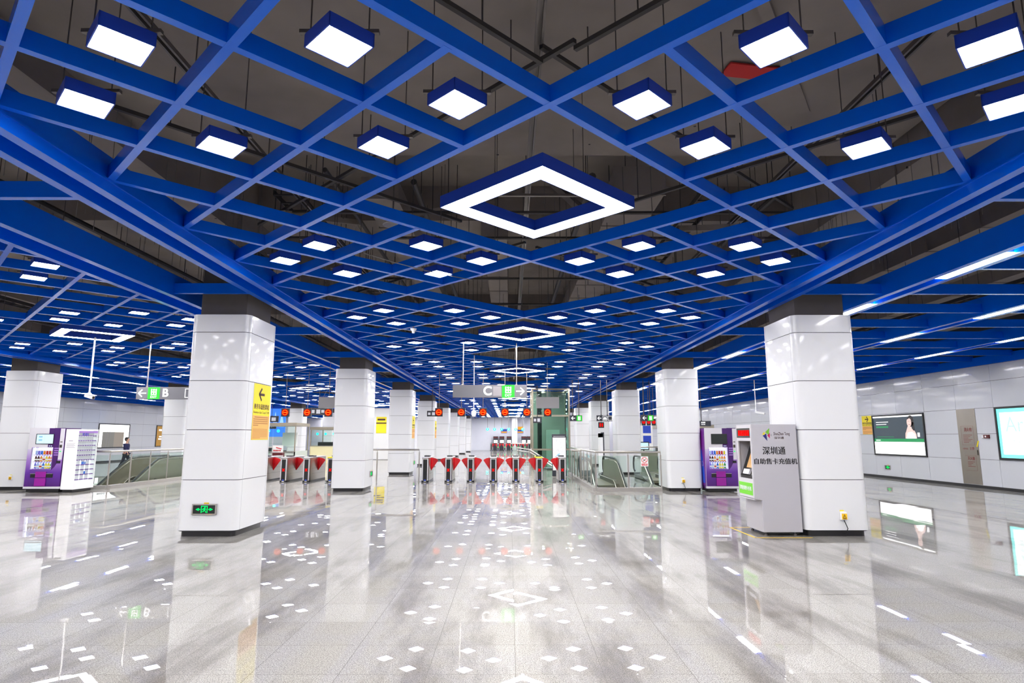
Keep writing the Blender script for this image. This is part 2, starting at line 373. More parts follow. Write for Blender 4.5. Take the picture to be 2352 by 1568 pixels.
# ------------------------------------------------------------------ blue lattices
def lattice(x0, y0, bmin, bmax, name, label):
    root = thing(name, label, 'ceiling lattice', (x0, y0, ZL), kind='thing')
    def void(a, b):
        c = round((b-3)/6)*6+3
        return abs(a)+abs(b-c) < 2.999
    near = []
    for d in (0, 1):                     # d=0: i constant, d=1: j constant
        for n in range(int(bmin/2)-4, int(bmax/2)+4):
            runs = []; cur = None
            for q in range(n-6, n+6):    # unit segments q -> q+1 of the other index
                # point (i,j): a=i-j, b=i+j
                def ab(t): return (n-t, n+t) if d == 0 else (t-n, t+n)
                a0, b0 = ab(q); a1, b1 = ab(q+1); am, bm_ = (a0+a1)/2, (b0+b1)/2
                ok = abs(am) <= 6 and bmin <= bm_ <= bmax and not void(am, bm_)
                if ok: cur = [cur[0] if cur else (a0, b0), (a1, b1)]
                if not ok and cur: runs.append(cur); cur = None
            if cur: runs.append(cur)
            if runs: near.append((min(p[1] for r in runs for p in r), d, runs))
    near.sort(key=lambda t: (t[0] < -3, t[0]))
    far = MB()
    near = sorted(((min(p[1] for p in r), d, r) for bb, d, runs in near for r in runs), key=lambda t: (t[0] < -3, t[0]))
    for m_, (bb, d, (p, q)) in enumerate(near):
        mb = MB() if m_ < 98 else far
        e = .0015 if d else 0
        mb.bar((p[0]*K, p[1]*K, e), (q[0]*K, q[1]*K, e), .078, .165-2*e)
        if m_ < 98: mb.build('lattice_beam', M['blue'], root)
    if far.v: far.build('lattice_beam', M['blue'], root)['kind'] = 'stuff'
    return root
LX2, LY2 = -12.05, 5.092+.3
lattice(LX, LY, -22, 106, 'ceiling_lattice', 'blue diagonal ceiling lattice with diamond openings over the central hall')
lattice(LX2, LY2, -22, 106, 'ceiling_lattice', 'blue diagonal ceiling lattice over the hall to the left of the white columns')

def edge_pair(label, x0, x1, wd=.12, tie=None, lip=0):
    r = thing('edge_beam', label, 'ceiling beam', (0,0,4.6), kind='thing')
    for a, b in ((x0, x0+wd), (x1-wd, x1)):
        mb = MB().box(a, b, YB, YF, 0, .42)
        mb.build('box_beam', M['blue'], r)
    mb = MB().box(x0+.01, x1-.01, YB, YF, .34, .36); mb.build('cover_plate', M['blue'], r)
    if lip:
        x = x0 if lip < 0 else x1
        MB().box(min(x,x+lip*.022), max(x,x+lip*.022), YB, YF, .125, .148).build('ledge', M['blue'], r)
    return r
edge_pair('blue twin edge beam on the left side of the central ceiling lattice', -5.06, -4.565, lip=1)
edge_pair('blue twin edge beam on the right side of the central ceiling lattice', 5.275, 5.72, lip=-1)
edge_pair('blue twin edge beam left of the left column row, bordering the left lattice', -7.25, -6.6, lip=-1)
edge_pair('blue twin edge beam at the far side of the left hall lattice', -17.37, -16.97, lip=1)
ties = []
def tie_row(label, x0, x1, y0, step, n0, n1):
    r = thing('cross_tie_row', label, 'ceiling beam', (0,0,4.65), kind='thing')
    for k in range(n0, n1): MB().box(x0, x1, y0+step*k, y0+step*k+.09, 0, .2).build('cross_tie', M['blue'], r)
tie_row('short blue ties crossing the gap above the left column row', -6.6, -5.06, 12.0-.1, 4.919, -3, 16)
tie_row('short blue ties crossing the gap above the right column row', 5.72, 7.35, 12.0-.1, 4.919, -3, 16)
# side aisles: channel pairs with linear lamps
def aisle(xs, wd, wall, ystart, label, names, z=4.6):
    r = thing('ceiling_grille', label, 'ceiling grille', (0,0,z), kind='thing')
    w = .12
    for x in xs:
        for a in (x-wd/2, x+wd/2-w): MB().box(a, a+w, YB, YF, 0, .4).build('channel_beam', M['blue'], r)
        MB().box(x-wd/2+.01, x+wd/2-.01, YB, YF, .3, .32).build('cover_plate', M['blue'], r)
    s = 1 if wall > xs[0] else -1
    ends = list(xs)+[wall+s*wd/2]
    n = 0; far = MB()
    for y_i in range(-10, 44):
        y = ystart+1.845*y_i
        if y < YB+.3 or y > YF-.3: continue
        for a, b in zip(ends, ends[1:]):
            xa, xb = sorted((a+s*wd/2, b-s*wd/2))
            if 2 < y < 62 and n < 98:
                MB().box(xa, xb, y, y+.08, .05, .25).build('cross_tie', M['blue'], r); n += 1
            else: far.box(xa, xb, y, y+.08, .05, .25)
    far.build('cross_tie', M['blue'], r)['kind'] = 'stuff'
    proto = None
    for x, nm in zip(xs, names):
        k = 0
        for j in range(-7, 24):
            y = ystart+1.845*.0-1.0+3.69*j
            if y < YB+.5 or y+1.5 > YF: continue
            vis = y > 3.5
            if vis: k += 1
            lab = 'linear ceiling light, %s from the camera in the %s' % (ordw(k), nm) if vis else 'linear ceiling light behind the camera in the %s' % nm
            if proto is None:
                proto = thing('linear_light', lab, 'light', (x, y, z), group='linear lights of the side aisles')
                MB().box(-(wd/2-w), wd/2-w, 0, 1.5, .005, .028).build('diffuser', M['lamp'], proto)
                MB().box(-(wd/2-w)+.01, wd/2-w-.01, .02, 1.48, .028, .09).build('housing', M['housing'], proto)
            else: copy_tree(proto, (x, y, z), 0, lab)
aisle([7.58, 10.98, 14.38], .46, XR, 13.75, 'blue ceiling frame of long channels and cross ties over the right aisle',
      ['channel beside the right columns', 'middle channel of the right aisle', 'channel nearest the right wall'])
aisle([-19.4, -23.3, -27.1], .46, XL, 13.9, 'blue ceiling frame of long channels and cross ties over the far left aisle',
      ['channel beside the far left columns', 'middle channel of the far left aisle', 'channel nearest the left wall'])

# ------------------------------------------------------------------ square lights and diamond ring lights
R45 = PI/4
def square_light(loc, label):
    r = thing('square_light', label, 'light', loc, group='square ceiling lights')
    h = MB()
    for k in range(4):
        t = R45+k*PI/2
        h.obox((math.cos(t)*.182, math.sin(t)*.182, .055), .01, .374, .11, t)
    h.obox((0,0,.107), .37, .37, .01, R45)
    hs = h.build('housing', M['housing'], r)
    MB().obox((0,0,.012), .352, .352, .012, R45).build('diffuser', M['lamp'], r)
    hb = MB().box(-.3,.3,-.02,.02,.11,.14)
    for x in (-.22,.22): hb.tube([(x,0,.12),(x,0,1.3)], .006, 5)
    hb.build('hanger', M['strut'], hs)
    return r
def lit_rows(x0, y0, hall, ncl):
    global SQ
    row = 0; rest = MB()
    pos = ['leftmost', 'second from left', 'third from left', 'rightmost']
    for m_ in range(-3, 18):
        for db, aa in ((-1, (-4,-2,2,4)), (0, (-5,-1,1,5)), (1, (-4,-2,2,4))):
            b = 6*m_+db; y = y0+b*K
            if y < YB+.3 or y > YF-.5: continue
            vis = y > 3.9
            if vis: row += 1
            for n, a in enumerate(aa):
                loc = (x0+a*K, y, ZL)
                if m_ > ncl:
                    rest.mi(0).obox((loc[0],y,ZL+.06), .374, .374, .1, R45); rest.mi(1).obox((loc[0],y,ZL+.012), .352, .352, .012, R45); continue
                lab = 'square ceiling light, %s in the %s lit row of the %s hall' % (pos[n], ordw(row), hall) if vis else 'square ceiling light of the %s hall, out of sight behind the camera' % hall
                if SQ is None: SQ = square_light(loc, lab)
                else: copy_tree(SQ, loc, 0, lab)
    if rest.v: tag(rest.build('distant_square_lights', [M['housing'], M['lamp']]), 'mass of distant square ceiling lights at the far end of the %s hall' % hall, 'lights', kind='stuff')
SQ = None
lit_rows(LX, LY, 'central', 11)
lit_rows(LX2, LY2, 'left', 9)
def ring_light(loc, label):
    r = thing('ring_light', label, 'light', loc, group='diamond ring lights')
    R0, R1 = .885, 1.232
    def ring(mb, a, b, z0, z1):
        o = [(b,0),(0,b),(-b,0),(0,-b)]; i = [(a,0),(0,a),(-a,0),(0,-a)]
        for k in range(4):
            j = (k+1) % 4
            P = [o[k], o[j], i[j], i[k]]
            mb.prism(P, 'xy', z0, z1)
        return mb
    hs = ring(ring(ring(MB(), R0-.001, R1+.001, .017, .15), R1+.001, R1+.012, -.003, .15), R0-.012, R0-.001, -.003, .15).build('housing', M['housing'], r)
    ring(MB(), R0, R1, 0, .0155).build('diffuser', M['lamp'], r)
    h = MB()
    for k in range(4):
        t = k*PI/2+PI/4
        h.tube([(math.cos(t)*.75, math.sin(t)*.75, .14), (math.cos(t)*.75, math.sin(t)*.75, 2.2)], .005, 5)
    h.bar((-.75,-.0,.15),(.75,0,.15),.04,.03)
    h.build('hanger', M['strut'], hs)
    return r
RG = None
for x0, y0, hall in ((LX, LY, 'central'), (LX2, LY2, 'left')):
    k = 0
    for m_ in range(-1, 9):
        y = y0+(3+12*m_)*K
        if y < YB or y > YF-1: continue
        if y > 4: k += 1
        lab = 'large diamond ring ceiling light, %s from the camera in the %s hall' % (ordw(k), hall) if y > 4 else 'diamond ring ceiling light of the %s hall behind the camera' % hall
        if RG is None: RG = ring_light((x0, y, ZL), lab)
        else: copy_tree(RG, (x0, y, ZL), 0, lab)

# ------------------------------------------------------------------ services above the lattice
def service(name, label, cat, mb, m, smooth=False, group=None): return tag(mb.build(name, m, smooth=smooth), label, cat, group)
for n, (x, dx) in enumerate(((.28, .0), (-3.3, 0), (3.9, 0))):
    mb = MB()
    for s in (-.03, .03): mb.box(x+s-.012, x+s+.012, YB, 40, 5.55, 5.6)
    mb.box(x-.018,x+.018,YB,40,5.6,5.605)
    for y in range(0, 40, 2): mb.tube([(x,y,5.6),(x,y,7)], .008, 5)
    service('strut_rail', 'galvanised strut rail running lengthwise above the central lattice, %s' % ['in the middle','on the left side','on the right side'][n], 'rail', mb, M['strut'])
for n, (p, q) in enumerate((((-4.2,1.0),(.3,5.4)), ((-1.2,1.0),(-4.3,4.2)), ((.3,5.4),(4.6,9.6)), ((4.6,1.2),(.6,5.2)), ((.6,5.2),(-4.3,10.2)), ((1.2,1.2),(4.7,4.8)), ((-4.3,6.2),(-.8,9.8)), ((4.7,6.4),(1.6,9.4)), ((.3,11.4),(-4.2,15.8)), ((.5,11.2),(4.6,15.4)))):
    zc = 5.35+.08*(n % 3)
    mb = MB().bar((p[0],p[1],zc),(q[0],q[1],zc),.045,.045)
    d = Vector((q[0]-p[0], q[1]-p[1])); 
    for t in (.12,.5,.88): mb.tube([(p[0]+d.x*t, p[1]+d.y*t, zc+.03), (p[0]+d.x*t, p[1]+d.y*t, 6.1 if p[1]+d.y*t < 8.9 else 7)], .007, 5)
    service('conduit', ['dark diagonal conduit above the nearest lights at upper left', 'dark diagonal conduit above the second light from left', 'dark diagonal conduit right of the nearest diamond opening', 'dark diagonal conduit above the nearest lights at upper right',
        'dark diagonal conduit left of the big ring light', 'dark diagonal conduit at the upper right corner lights', 'dark diagonal conduit beside the left edge beam', 'dark diagonal conduit beside the right edge beam',
        'dark diagonal conduit beyond the big ring light, left', 'dark diagonal conduit beyond the big ring light, right'][n], 'conduit', mb, M['pipe'])
def duct(x, y0, y1, w, h, z, label):
    mb = MB().box(x-w/2, x+w/2, y0, y1, z, z+h)
    y = y0-.03
    while y < y1: mb.box(x-w/2-.02, x+w/2+.02, y, y+.04, z-.02, z+h+.02); y += 1.5
    service('air_duct', label, 'duct', mb, M['conc'])
duct(2.1, 9.5, 90, .8, .45, 5.72, 'long grey air duct over the right half of the central hall')
duct(-2.2, 10, 90, .6, .35, 5.85, 'long grey air duct over the left half of the central hall')
duct(-.3, 12, 60, .5, .4, 5.8, 'grey air duct over the middle of the central hall')
duct(-11, 5, 90, 1.0, .5, 5.72, 'long grey air duct above the left hall lattice')
duct(-14.6, 5, 90, .7, .4, 5.82, 'narrow grey air duct above the left hall lattice')
duct(9.3, 2, 90, 1.1, .4, 5.7, 'wide grey air duct above the right aisle')
duct(12.8, 2, 90, .7, .35, 5.8, 'narrow grey air duct above the right aisle')
duct(15.8, 2, 90, .6, .3, 5.7, 'grey air duct above the right aisle beside the wall')
def tray(x, y0, y1, w, z, label):
    mb = MB()
    for s in (-1, 1): mb.box(x+s*w/2-.01, x+s*w/2+.01, y0, y1, z, z+.09)
    y = y0
    while y < y1: mb.box(x-w/2, x+w/2, y, y+.03, z, z+.02); y += .35
    y = y0+.3
    while y < y1:
        for s in (-1, 1): mb.tube([(x+s*w/2,y,z),(x+s*w/2,y,7)], .006, 5)
        y += 2.2
    service('cable_tray', label, 'cable tray', mb, M['pipe'])
tray(8.6, 2, 80, .4, 5.3, 'dark cable tray in the right aisle above the first channel')
tray(11.9, 2, 80, .4, 5.35, 'dark cable tray in the right aisle above the middle channel')
tray(-3.6, 9.5, 80, .4, 5.7, 'dark cable tray over the left part of the central hall')
tray(3.3, 9.5, 80, .35, 5.75, 'dark cable tray over the right part of the central hall')
tray(-9.2, 4, 80, .5, 5.5, 'dark cable tray above the left hall near the columns')
tray(-13.4, 4, 80, .4, 5.4, 'dark cable tray above the middle of the left hall')
for n, (x, z, r) in enumerate(((-1.5,5.8,.05),(1.3,5.9,.06),(-2.9,6.0,.04),(4.4,5.8,.05),(-8.2,5.9,.06),(10.2,5.5,.05),(13.6,5.5,.05),(-15.9,5.7,.06))):
    mb = MB().tube([(x,9.2 if abs(x)<5 else 2,z),(x,90,z)], r, 8)
    y = 10
    while y < 70: mb.tube([(x,y,z),(x,y,7)], .007, 5); y += 2.6
    service('pipe', ['dark pipe left of the middle above the central hall','dark pipe right of the middle above the central hall','thin dark pipe over the left lights of the central hall','dark pipe beside the right edge beam','dark pipe beside the left columns','dark pipe above the right aisle','second dark pipe above the right aisle','dark pipe beside the far left columns'][n], 'pipe', mb, M['pipe'], True)
for n, y in enumerate((9.6, 11.2, 14.6, 16.6, 18.8, 21)):
    mb = MB().tube([(-4.5,y,5.45+.1*(n%3)),(5.2,y,5.45+.1*(n%3))], .03, 6)
    for x in (-3.8,-1,1.9,4.6): mb.tube([(x,y,5.5),(x,y,7)], .007, 5)
    service('cross_pipe', 'dark pipe crossing above the central hall, %s beyond the lower slab' % ordw(n+1), 'pipe', mb, M['pipe'], True)
rods = MB()
for k in range(460):
    side = random.choice((0,0,1,1,2)); y = random.uniform(7, 34)
    x = {0: random.choice((random.uniform(-6.55,-6.36), random.uniform(-5.15,-5.08))), 1: random.choice((random.uniform(5.74,5.78), random.uniform(6.85,7.2))), 2: random.uniform(-4.3,5.0)}[side]
    if side == 2 and (abs(x-2.1) < .5 or abs(x+2.2) < .4 or abs(x+.3) < .35 or abs(x+3.6) < .3 or abs(x-3.3) < .3): continue
    z = random.uniform(5.0,5.4); rods.tube([(x,y,z),(x+random.uniform(-.02,.02),y,7)], .006, 4)
tag(rods.build('hanger_rods', M['wire']), 'thin steel hanger rods in the ceiling void above beams and ducts', 'rods', kind='stuff')
for n, (p, q) in enumerate((((-1.9,9.3,5.2),(-1.1,12.5,6.6)), ((1.2,9.2,5.2),(.6,10.6,6.5)), ((3.9,10,5.3),(2.2,13.4,6.4)), ((-3.6,9.4,5.3),(-3.0,13.6,6.6)), ((1.9,4.6,6.0),(3.9,7.6,6.08)), ((2.9,2.4,6.0),(4.6,4.3,6.08)))):
    service('brace', 'slanting grey brace in the ceiling void, %s' % ['left of the ring light','behind the ring light','right of the ring light','at the left beyond the lower slab','under the near slab','at the top right corner'][n], 'brace', MB().bar(p, q, .12, .1), M['conc'])
mb = MB()
for y0 in (5.3,):
    mb.add([(2.55,6.9,6.09),(3.35,6.75,6.09),(3.5,6.95,6.09),(3.0,7.15,6.09)], [(0,1,2,3),(3,2,1,0)])
service('red_banner', 'small red banner strip on the dark slab above the right lights', 'banner', MB().bar((2.5,6.6,6.06),(3.4,6.75,6.06),.25,.02), M['redbanner'])
t = thing('ceiling_antenna', 'round grey disc antenna hanging left of the big ring light', 'antenna', (-1.75,8.9,4.98))
MB().lathe([(.14,0),(.15,.012),(.13,.03),(.03,.045)], 24).build('disc', M['boardgrey'], t, True); MB().tube([(0,0,.04),(0,0,2.0)], .01, 6).build('rod', M['strut'], t)
t = thing('ceiling_speaker', 'small white round ceiling speaker hanging under the lattice left of the second ring light', 'speaker', (-2.55,16.2,4.5))
MB().lathe([(.03,.08),(.036,.09),(.04,.13),(.08,.18),(.085,.2),(.03,.21)], 20).build('shell', M['white'], t, True); MB().tube([(0,0,.2),(0,0,2.5)], .012, 6).build('rod', M['strut'], t)
pts = [(-2.35,9.5,4.92),(-2.42,9.3,5.05),(-2.35,9.2,5.1),(-2.25,9.3,4.9),(-2.3,9.45,4.72),(-1.9,9.9,4.7),(-1.3,10.6,4.71),(-.7,11.2,4.74)]
service('hanging_wire', 'loose grey wire looped over the lattice left of the big ring light', 'wire', MB().tube(pts, .007, 6), M['wire'])

# ------------------------------------------------------------------ columns
CZ = [.11, 1.05, 1.995, 2.945, 3.905, 4.265]
def rrect(x0,x1,y0,y1,r,n=6):
    o = []
    for cx, cy, a in ((x1-r,y0+r,-PI/2),(x1-r,y1-r,0),(x0+r,y1-r,PI/2),(x0+r,y0+r,PI)):
        for k in range(n+1): o.append((cx+r*math.cos(a+PI/2*k/n), cy+r*math.sin(a+PI/2*k/n)))
    return o
def column(loc, wd, dp, label, nl=.12, nr=.12):
    r = thing('column', label, 'column', loc, kind='thing')
    P = rrect(0, wd, 0, dp, .13)
    for z0, z1 in zip(CZ, CZ[1:]):
        MB().prism(P, 'xy', z0+.006, z1-.006).build('cladding_panel', M['panel'], r, True)
    MB().prism(rrect(.02, wd-.02, .02, dp-.02, .12), 'xy', .1, 4.25).build('core', M['joint'], r)
    j = MB()
    for x, s in ((0,-1),(wd,1)):
        for y in (.15, dp-.17): j.box(min(x-s*.004,x+s*.0012), max(x-s*.004,x+s*.0012), y, y+.006, .12, 4.26)
    j.build('seam', mat_seam, r)
    MB().prism(rrect(.06, wd-.06, .06, dp-.06, .1), 'xy', 0, .11).build('plinth', M['plinth'], r, True)
    MB().box(nl, wd-nr, .12, dp-.12, 4.26, 6.3).build('neck', M['neck'], r)
    return r
mat_seam = mat('seam_grey', (168,170,176), .6)
CY = lambda k: 12.08+9.838*k
lx = [-6.3,-6.19,-6.15]; rx = [5.62,5.5,5.46]
near_l = ['white panelled column nearest the camera on the left, with yellow notice and green exit sign', 'white panelled column, second in the left row, beside the left ticket gates', 'white panelled column, third in the left row, behind the steel handrail']
near_r = ['white panelled column nearest the camera on the right, behind the grey kiosk', 'white panelled column, second in the right row, at the corner of the glass escalator railing', 'white panelled column, third in the right row, seen through the escalator railing']
for k in range(-1, 8):
    lab = (near_l[k] if 0 <= k < 3 else 'white panelled column, %s in the left row counted from the camera' % ordw(k+1)) if k >= 0 else 'white panelled column of the left row behind the camera'
    column((lx[max(0,min(k,2))], CY(k), 0), 1.15, 1.47, lab)
    lab = (near_r[k] if 0 <= k < 3 else 'white panelled column, %s in the right row counted from the camera' % ordw(k+1)) if k >= 0 else 'white panelled column of the right row behind the camera'
    column((rx[max(0,min(k,2))], CY(k), 0), 1.22, 1.47, lab, nl=.12 if k <= 0 else .26)
for k in range(0, 7):
    x = -18.45 if k == 0 else -18.57
    column((x, [22.6,33.4,43,52.3,62,71.8,81.6][k], 0), 1.2, 1.4, ['white panelled column at far left behind the purple vending machine', 'white panelled column beyond the left escalators under the exit B sign', 'white panelled column at far left, third from the camera in its row','white panelled column behind the left ticket gates'][k] if k < 4 else 'white panelled column, %s in the far left row' % ordw(k+1))

# ------------------------------------------------------------------ sign graphics
def g_exit(fr, mb_g, mb_w, u, v, s, letters=None, parent=None):
    """green square with a white gate symbol"""
    fr.box(mb_g, u-s/2, u+s/2, v-s/2, v+s/2, 0, .006)
    a = s*.05; top = .36*s; lo = -.16*s if letters else -.36*s
    H = top-lo
    def b(u0,u1,v0,v1): fr.box(mb_w, u+u0*s, u+u1*s, v+v0, v+v1, .006, .009)
    b(-.045,.045,lo,top)
    b(-.24,-.15,lo+H*.5,top); b(.15,.24,lo+H*.5,top); b(-.24,.24,lo+H*.42,lo+H*.58)
    b(-.24,-.15,lo,lo+H*.42); b(.15,.24,lo,lo+H*.42); b(-.24,.24,lo,lo+H*.14); b(-.10,.10,top-H*.2,top-H*.08)
def g_arrow(fr, mb, u, v, s, right=True, w0=.003, w1=.006, t=.13):
    d = 1 if right else -1
    fr.line(mb, (u-d*s*.45, v), (u+d*s*.38, v), s*t, w0, w1)
    fr.line(mb, (u+d*s*.02, v+s*.4), (u+d*s*.45, v-s*.02), s*t, w0, w1)
    fr.line(mb, (u+d*s*.02, v-s*.4), (u+d*s*.45, v+s*.02), s*t, w0, w1)
def g_sq(fr, mb, u, v, r0, r1):
    for b_ in ((-r1,r1,r0,r1),(-r1,r1,-r1,-r0),(-r1,-r0,-r0,r0),(r0,r1,-r0,r0)): fr.box(mb, u+b_[0], u+b_[1], v+b_[2], v+b_[3], .003, .006)
def g_car(fr, mb, u, v, s):
    fr.poly(mb, [(u-.34*s,v-.1*s),(u-.22*s,v+.22*s),(u+.22*s,v+.22*s),(u+.34*s,v-.1*s),(u+.34*s,v-.28*s),(u-.34*s,v-.28*s)], .003, .006)
    g_sq(fr, mb, u, v, .43*s, .49*s)
def hanging_sign(label, x0, x1, y, z0, z1, m, poles, ztop=ZL, rz=0, d=.09, cat='sign'):
    r = thing('hanging_sign', label, cat, ((x0+x1)/2, y, z0), rz)
    W = x1-x0; H = z1-z0
    sb = MB().box(-W/2, W/2, 0, d, 0, H).build('sign_box', m, r, bevel=.006)
    for p in poles:
        q = MB().tube([(p,d/2,H),(p,d/2,ztop-z0)], .018, 8); q.lathe([(.035,0),(.035,.03)], 10, (p,d/2,H)); q.build('pole', M['steel' if W > 1.9 else 'pipe'], r)
    return sb, FR((0,-.001,H/2), (1,0,0)), W, H
# exit C sign
r, fr, W, H = hanging_sign('large grey hanging sign with white C and green exit symbol over the gates', -1.74, .535, 19, 3.055, 3.44, M['signgrey'], (-.83, .82))
g, w_ = MB(), MB(); g_exit(fr, g, w_, .565, 0, .385, True); g.build('exit_symbol_panel', M['exitg'], r)
g_arrow(fr, w_, .93, 0, .28, True); w_.build('symbol', M['signw'], r)
text(fr, 'EXIT', .565, -.13, .1, M['signw'], r, .008, .2, .01); text(fr, 'C', -.07, 0, .38, M['signw'], r, .004, None, .028)
b_ = MB(); fr.box(b_, .1, .35, -.14, .15, 0, .004); b_.build('blank_patch', mat('patch_grey', (128,124,128), .5), r)
# exit B sign
r, fr, W, H = hanging_sign('grey hanging sign with arrow, green exit symbol and white B behind the left column', -11.42, -9.4, 19, 3.0, 3.37, M['signgrey'], (-.72, .6))
g, w_ = MB(), MB(); g_exit(fr, g, w_, -.47, 0, .36, True); g.build('exit_symbol_panel', M['exitg'], r)
g_arrow(fr, w_, -.82, 0, .27, False); g_sq(fr, w_, .62, 0, .12, .14); w_.build('symbol', M['signw'], r)
text(fr, 'EXIT', -.47, -.12, .095, M['signw'], r, .008, .19, .01); text(fr, 'B', -.12, 0, .34, M['signw'], r, .004, None, .028)
# small dark signs beyond the right railing
for lab, x0, x1, y, z0, z1, kind in (
    ('small dark hanging sign with left arrow and green exit symbol beside the lift', 2.9, 3.5, 30, 2.62, 2.9, 'exit'),
    ('small dark hanging sign with left arrow and white car symbol between right columns', 4.2, 4.95, 30, 2.62, 2.9, 'car'),
    ('small dark exit sign with left arrow, left of the second right column', 6.33, 6.95, 30, 2.62, 2.92, 'exit'),
    ('small black hanging sign with white car symbol above the right vending machine', 8.5, 9.7, 30, 2.38, 2.63, 'cartext')):
    r, fr, W, H = hanging_sign(lab, x0, x1, y, z0, z1, M['signdark'], (-W*0-.18 if 0 else -.15, .15), 4.6)
    w_ = MB(); g = MB()
    if kind == 'exit':
        g_arrow(fr, w_, -.13, 0, .2, False, t=.15); g_exit(fr, g, w_, .16, 0, .25); g.build('exit_symbol_panel', M['exitg'], r)
    elif kind == 'car':
        g_arrow(fr, w_, -.24, 0, .2, False, t=.15); g_car(fr, w_, .02, 0, .22); g_sq(fr, w_, .27, 0, .09, .105)
    else:
        g_arrow(fr, w_, -.3, 0, .18, False, t=.15); g_car(fr, w_, -.05, 0, .2); [fr.box(w_, .13+.07*q, .185+.07*q, .02, .08, .003, .006) for q in range(3)]; [fr.box(w_, .13+.04*q, .155+.04*q, -.06, -.02, .003, .006) for q in range(5)]
    w_.build('symbol', M['signw'], r)
# blank grey boards
for lab, x0, x1 in (('blank grey board hung on wires right of the exit C sign', 1.03, 1.92), ('blank grey board hung beside the second left column', -7.37, -6.6)):
    r = thing('hanging_board', lab, 'board', ((x0+x1)/2, 24, 2.96))
    MB().box(-(x1-x0)/2, (x1-x0)/2, 0, .05, 0, .43).build('board', M['boardgrey'], r)
    q = MB()
    for s in (-.22,.22): q.tube([(s,.025,.43),(0,.025,.85)], .007, 5)
    q.tube([(0,.025,.85),(0,.025,1.79)], .008, 5); q.build('wire', M['wire'], r)
# red no-entry indicators over the gates
def lane_sign(x, label, y=27.5, z=2.76):
    r = thing('lane_sign', label, 'sign', (x, y, z), group='red lane signs')
    sb = MB().box(-.17,.17,0,.12,0,.37).build('sign_box', M['board'], r, bevel=.01)
    fr = FR((0,-.001,.185), (1,0,0)); a = MB(); fr.disc(a, (0,0), .15, 24, 0,.003); a.build('red_field', mat_ledfield, sb)
    a = MB(); fr.ring(a, (0,0), .095, .113, 24, .003, .007); fr.box(a, -.075,.075,-.014,.014,.003,.007); a.build('no_entry_symbol', M['ledor'], sb)
    MB().tube([(0,.06,.37),(0,.06,ZL-z)], .014, 6).build('pole', M['strut'], r)
    return r
mat_ledfield = mat('red_led_field', (160,4,4), .6, es=.62, ergb=(255,2,0), spec=0)
LS = None
for n, x in enumerate((-3.12,-2.13,-1.17,-.2,.77,1.69)):
    lab = 'red no-entry lane sign hanging over the central gates, %s from the left' % ordw(n+1)
    if LS is None: LS = lane_sign(x, lab)
    else: copy_tree(LS, (x,27.5,2.76), 0, lab)
for n, x in enumerate((-9.9,-8.93,-8.0)):
    copy_tree(LS, (x,27.5,2.75), 0, 'red no-entry lane sign over the left gates, %s of three from the left' % ordw(n+1))

# ------------------------------------------------------------------ ticket gates
def gate(loc, label, cap='lgrey', led='ledred', left=True, right=True, L=1.9):
    r = thing('ticket_gate', label, 'ticket gate', loc, group='ticket gates')
    w = .145
    P = rrect(-w, w, 0, L, .07, 4)
    bd = MB().prism(P, 'xy', .06, .985).build('body', M['steel'], r, True)
    MB().prism(rrect(-w-.012, w+.012, -.012, L+.012, .07, 4), 'xy', 0, .07).build('plinth', M['plinth'], r)
    MB().prism(rrect(-w-.004, w+.004, -.004, L+.004, .07, 4), 'xy', .985, 1.03).build('top_cap', M[cap], r, True, .012)
    fp = MB().box(-.085,.085,-.014,.01,.075,.93).build('front_panel', M['black'], r, bevel=.004)
    for x in (-.105,.105): MB().box(x-.02,x+.02,-.016,.01,.075,.95).build('front_strip', M['lgrey'], r, bevel=.004)
    fr = FR((0,-.0145,.5), (1,0,0)); a = MB()
    fr.line(a, (-.045,-.055), (.045,.055), .032); fr.line(a, (-.045,.055), (.045,-.055), .032); a.build('lane_light', M[led], fp)
    a = MB(); fr.box(a, -.035,.035,-.44,-.385); a.build('blue_sticker', M['signblue'], fp); a = MB(); fr.box(a, -.045,.045,-.475,-.45); a.build('white_sticker', M['paperw'], fp)
    MB().prism([(-.12,.55),(.12,.55),(.13,.75),(.12,.95),(-.12,.95),(-.13,.75)], 'xy', 1.03, 1.085).build('scanner_hood', M['black'], r, bevel=.02)
    sl = MB()
    for x in (-w-.001, w+.001):
        for z in (.33,.55):
            y = .35
            while y < L-.3: sl.box(x-.001,x+.001,y,y+.06,z,z+.008); y += .11
    sl.build('side_slots', M['black'], bd)
    pts = [(0,.43),(.30,.86)]+[(.30*math.cos(t)*1.0, .86+.12*math.sin(t)) for t in (.4,.7,1.0,1.3)]+[(0,.985)]
    for s, on in ((-1,left),(1,right)):
        if not on: continue
        fl = MB().prism([(s*(w+u), v) for u, v in pts], 'xz', L/2-.016, L/2+.016).build('flap', M['red'], r)
        c = MB(); n = 8     # curved shell at the foot of the flap
        vs = []
        for k in range(n+1):
            t = PI*k/n; y = L/2-.16*math.cos(t); d = .05*math.sin(t)
            vs += [(s*(w+.001),L/2-.02+0*k,.43) if 0 else (s*(w+d*.15), L/2-.03*math.cos(t), .44), (s*(w+d), y, .72), (s*(w+d*.8), y*.9+L/2*.1, .975)]
        fs = []
        for k in range(n):
            for m_ in range(2): fs.append((k*3+m_, (k+1)*3+m_, (k+1)*3+m_+1, k*3+m_+1))
        c.add(vs, fs); c.build('flap_shell', M['red'], fl, True)
    return r
gx = [-3.525,-2.555,-1.625,-.675,.27,1.257,2.22]
GY = 26.4
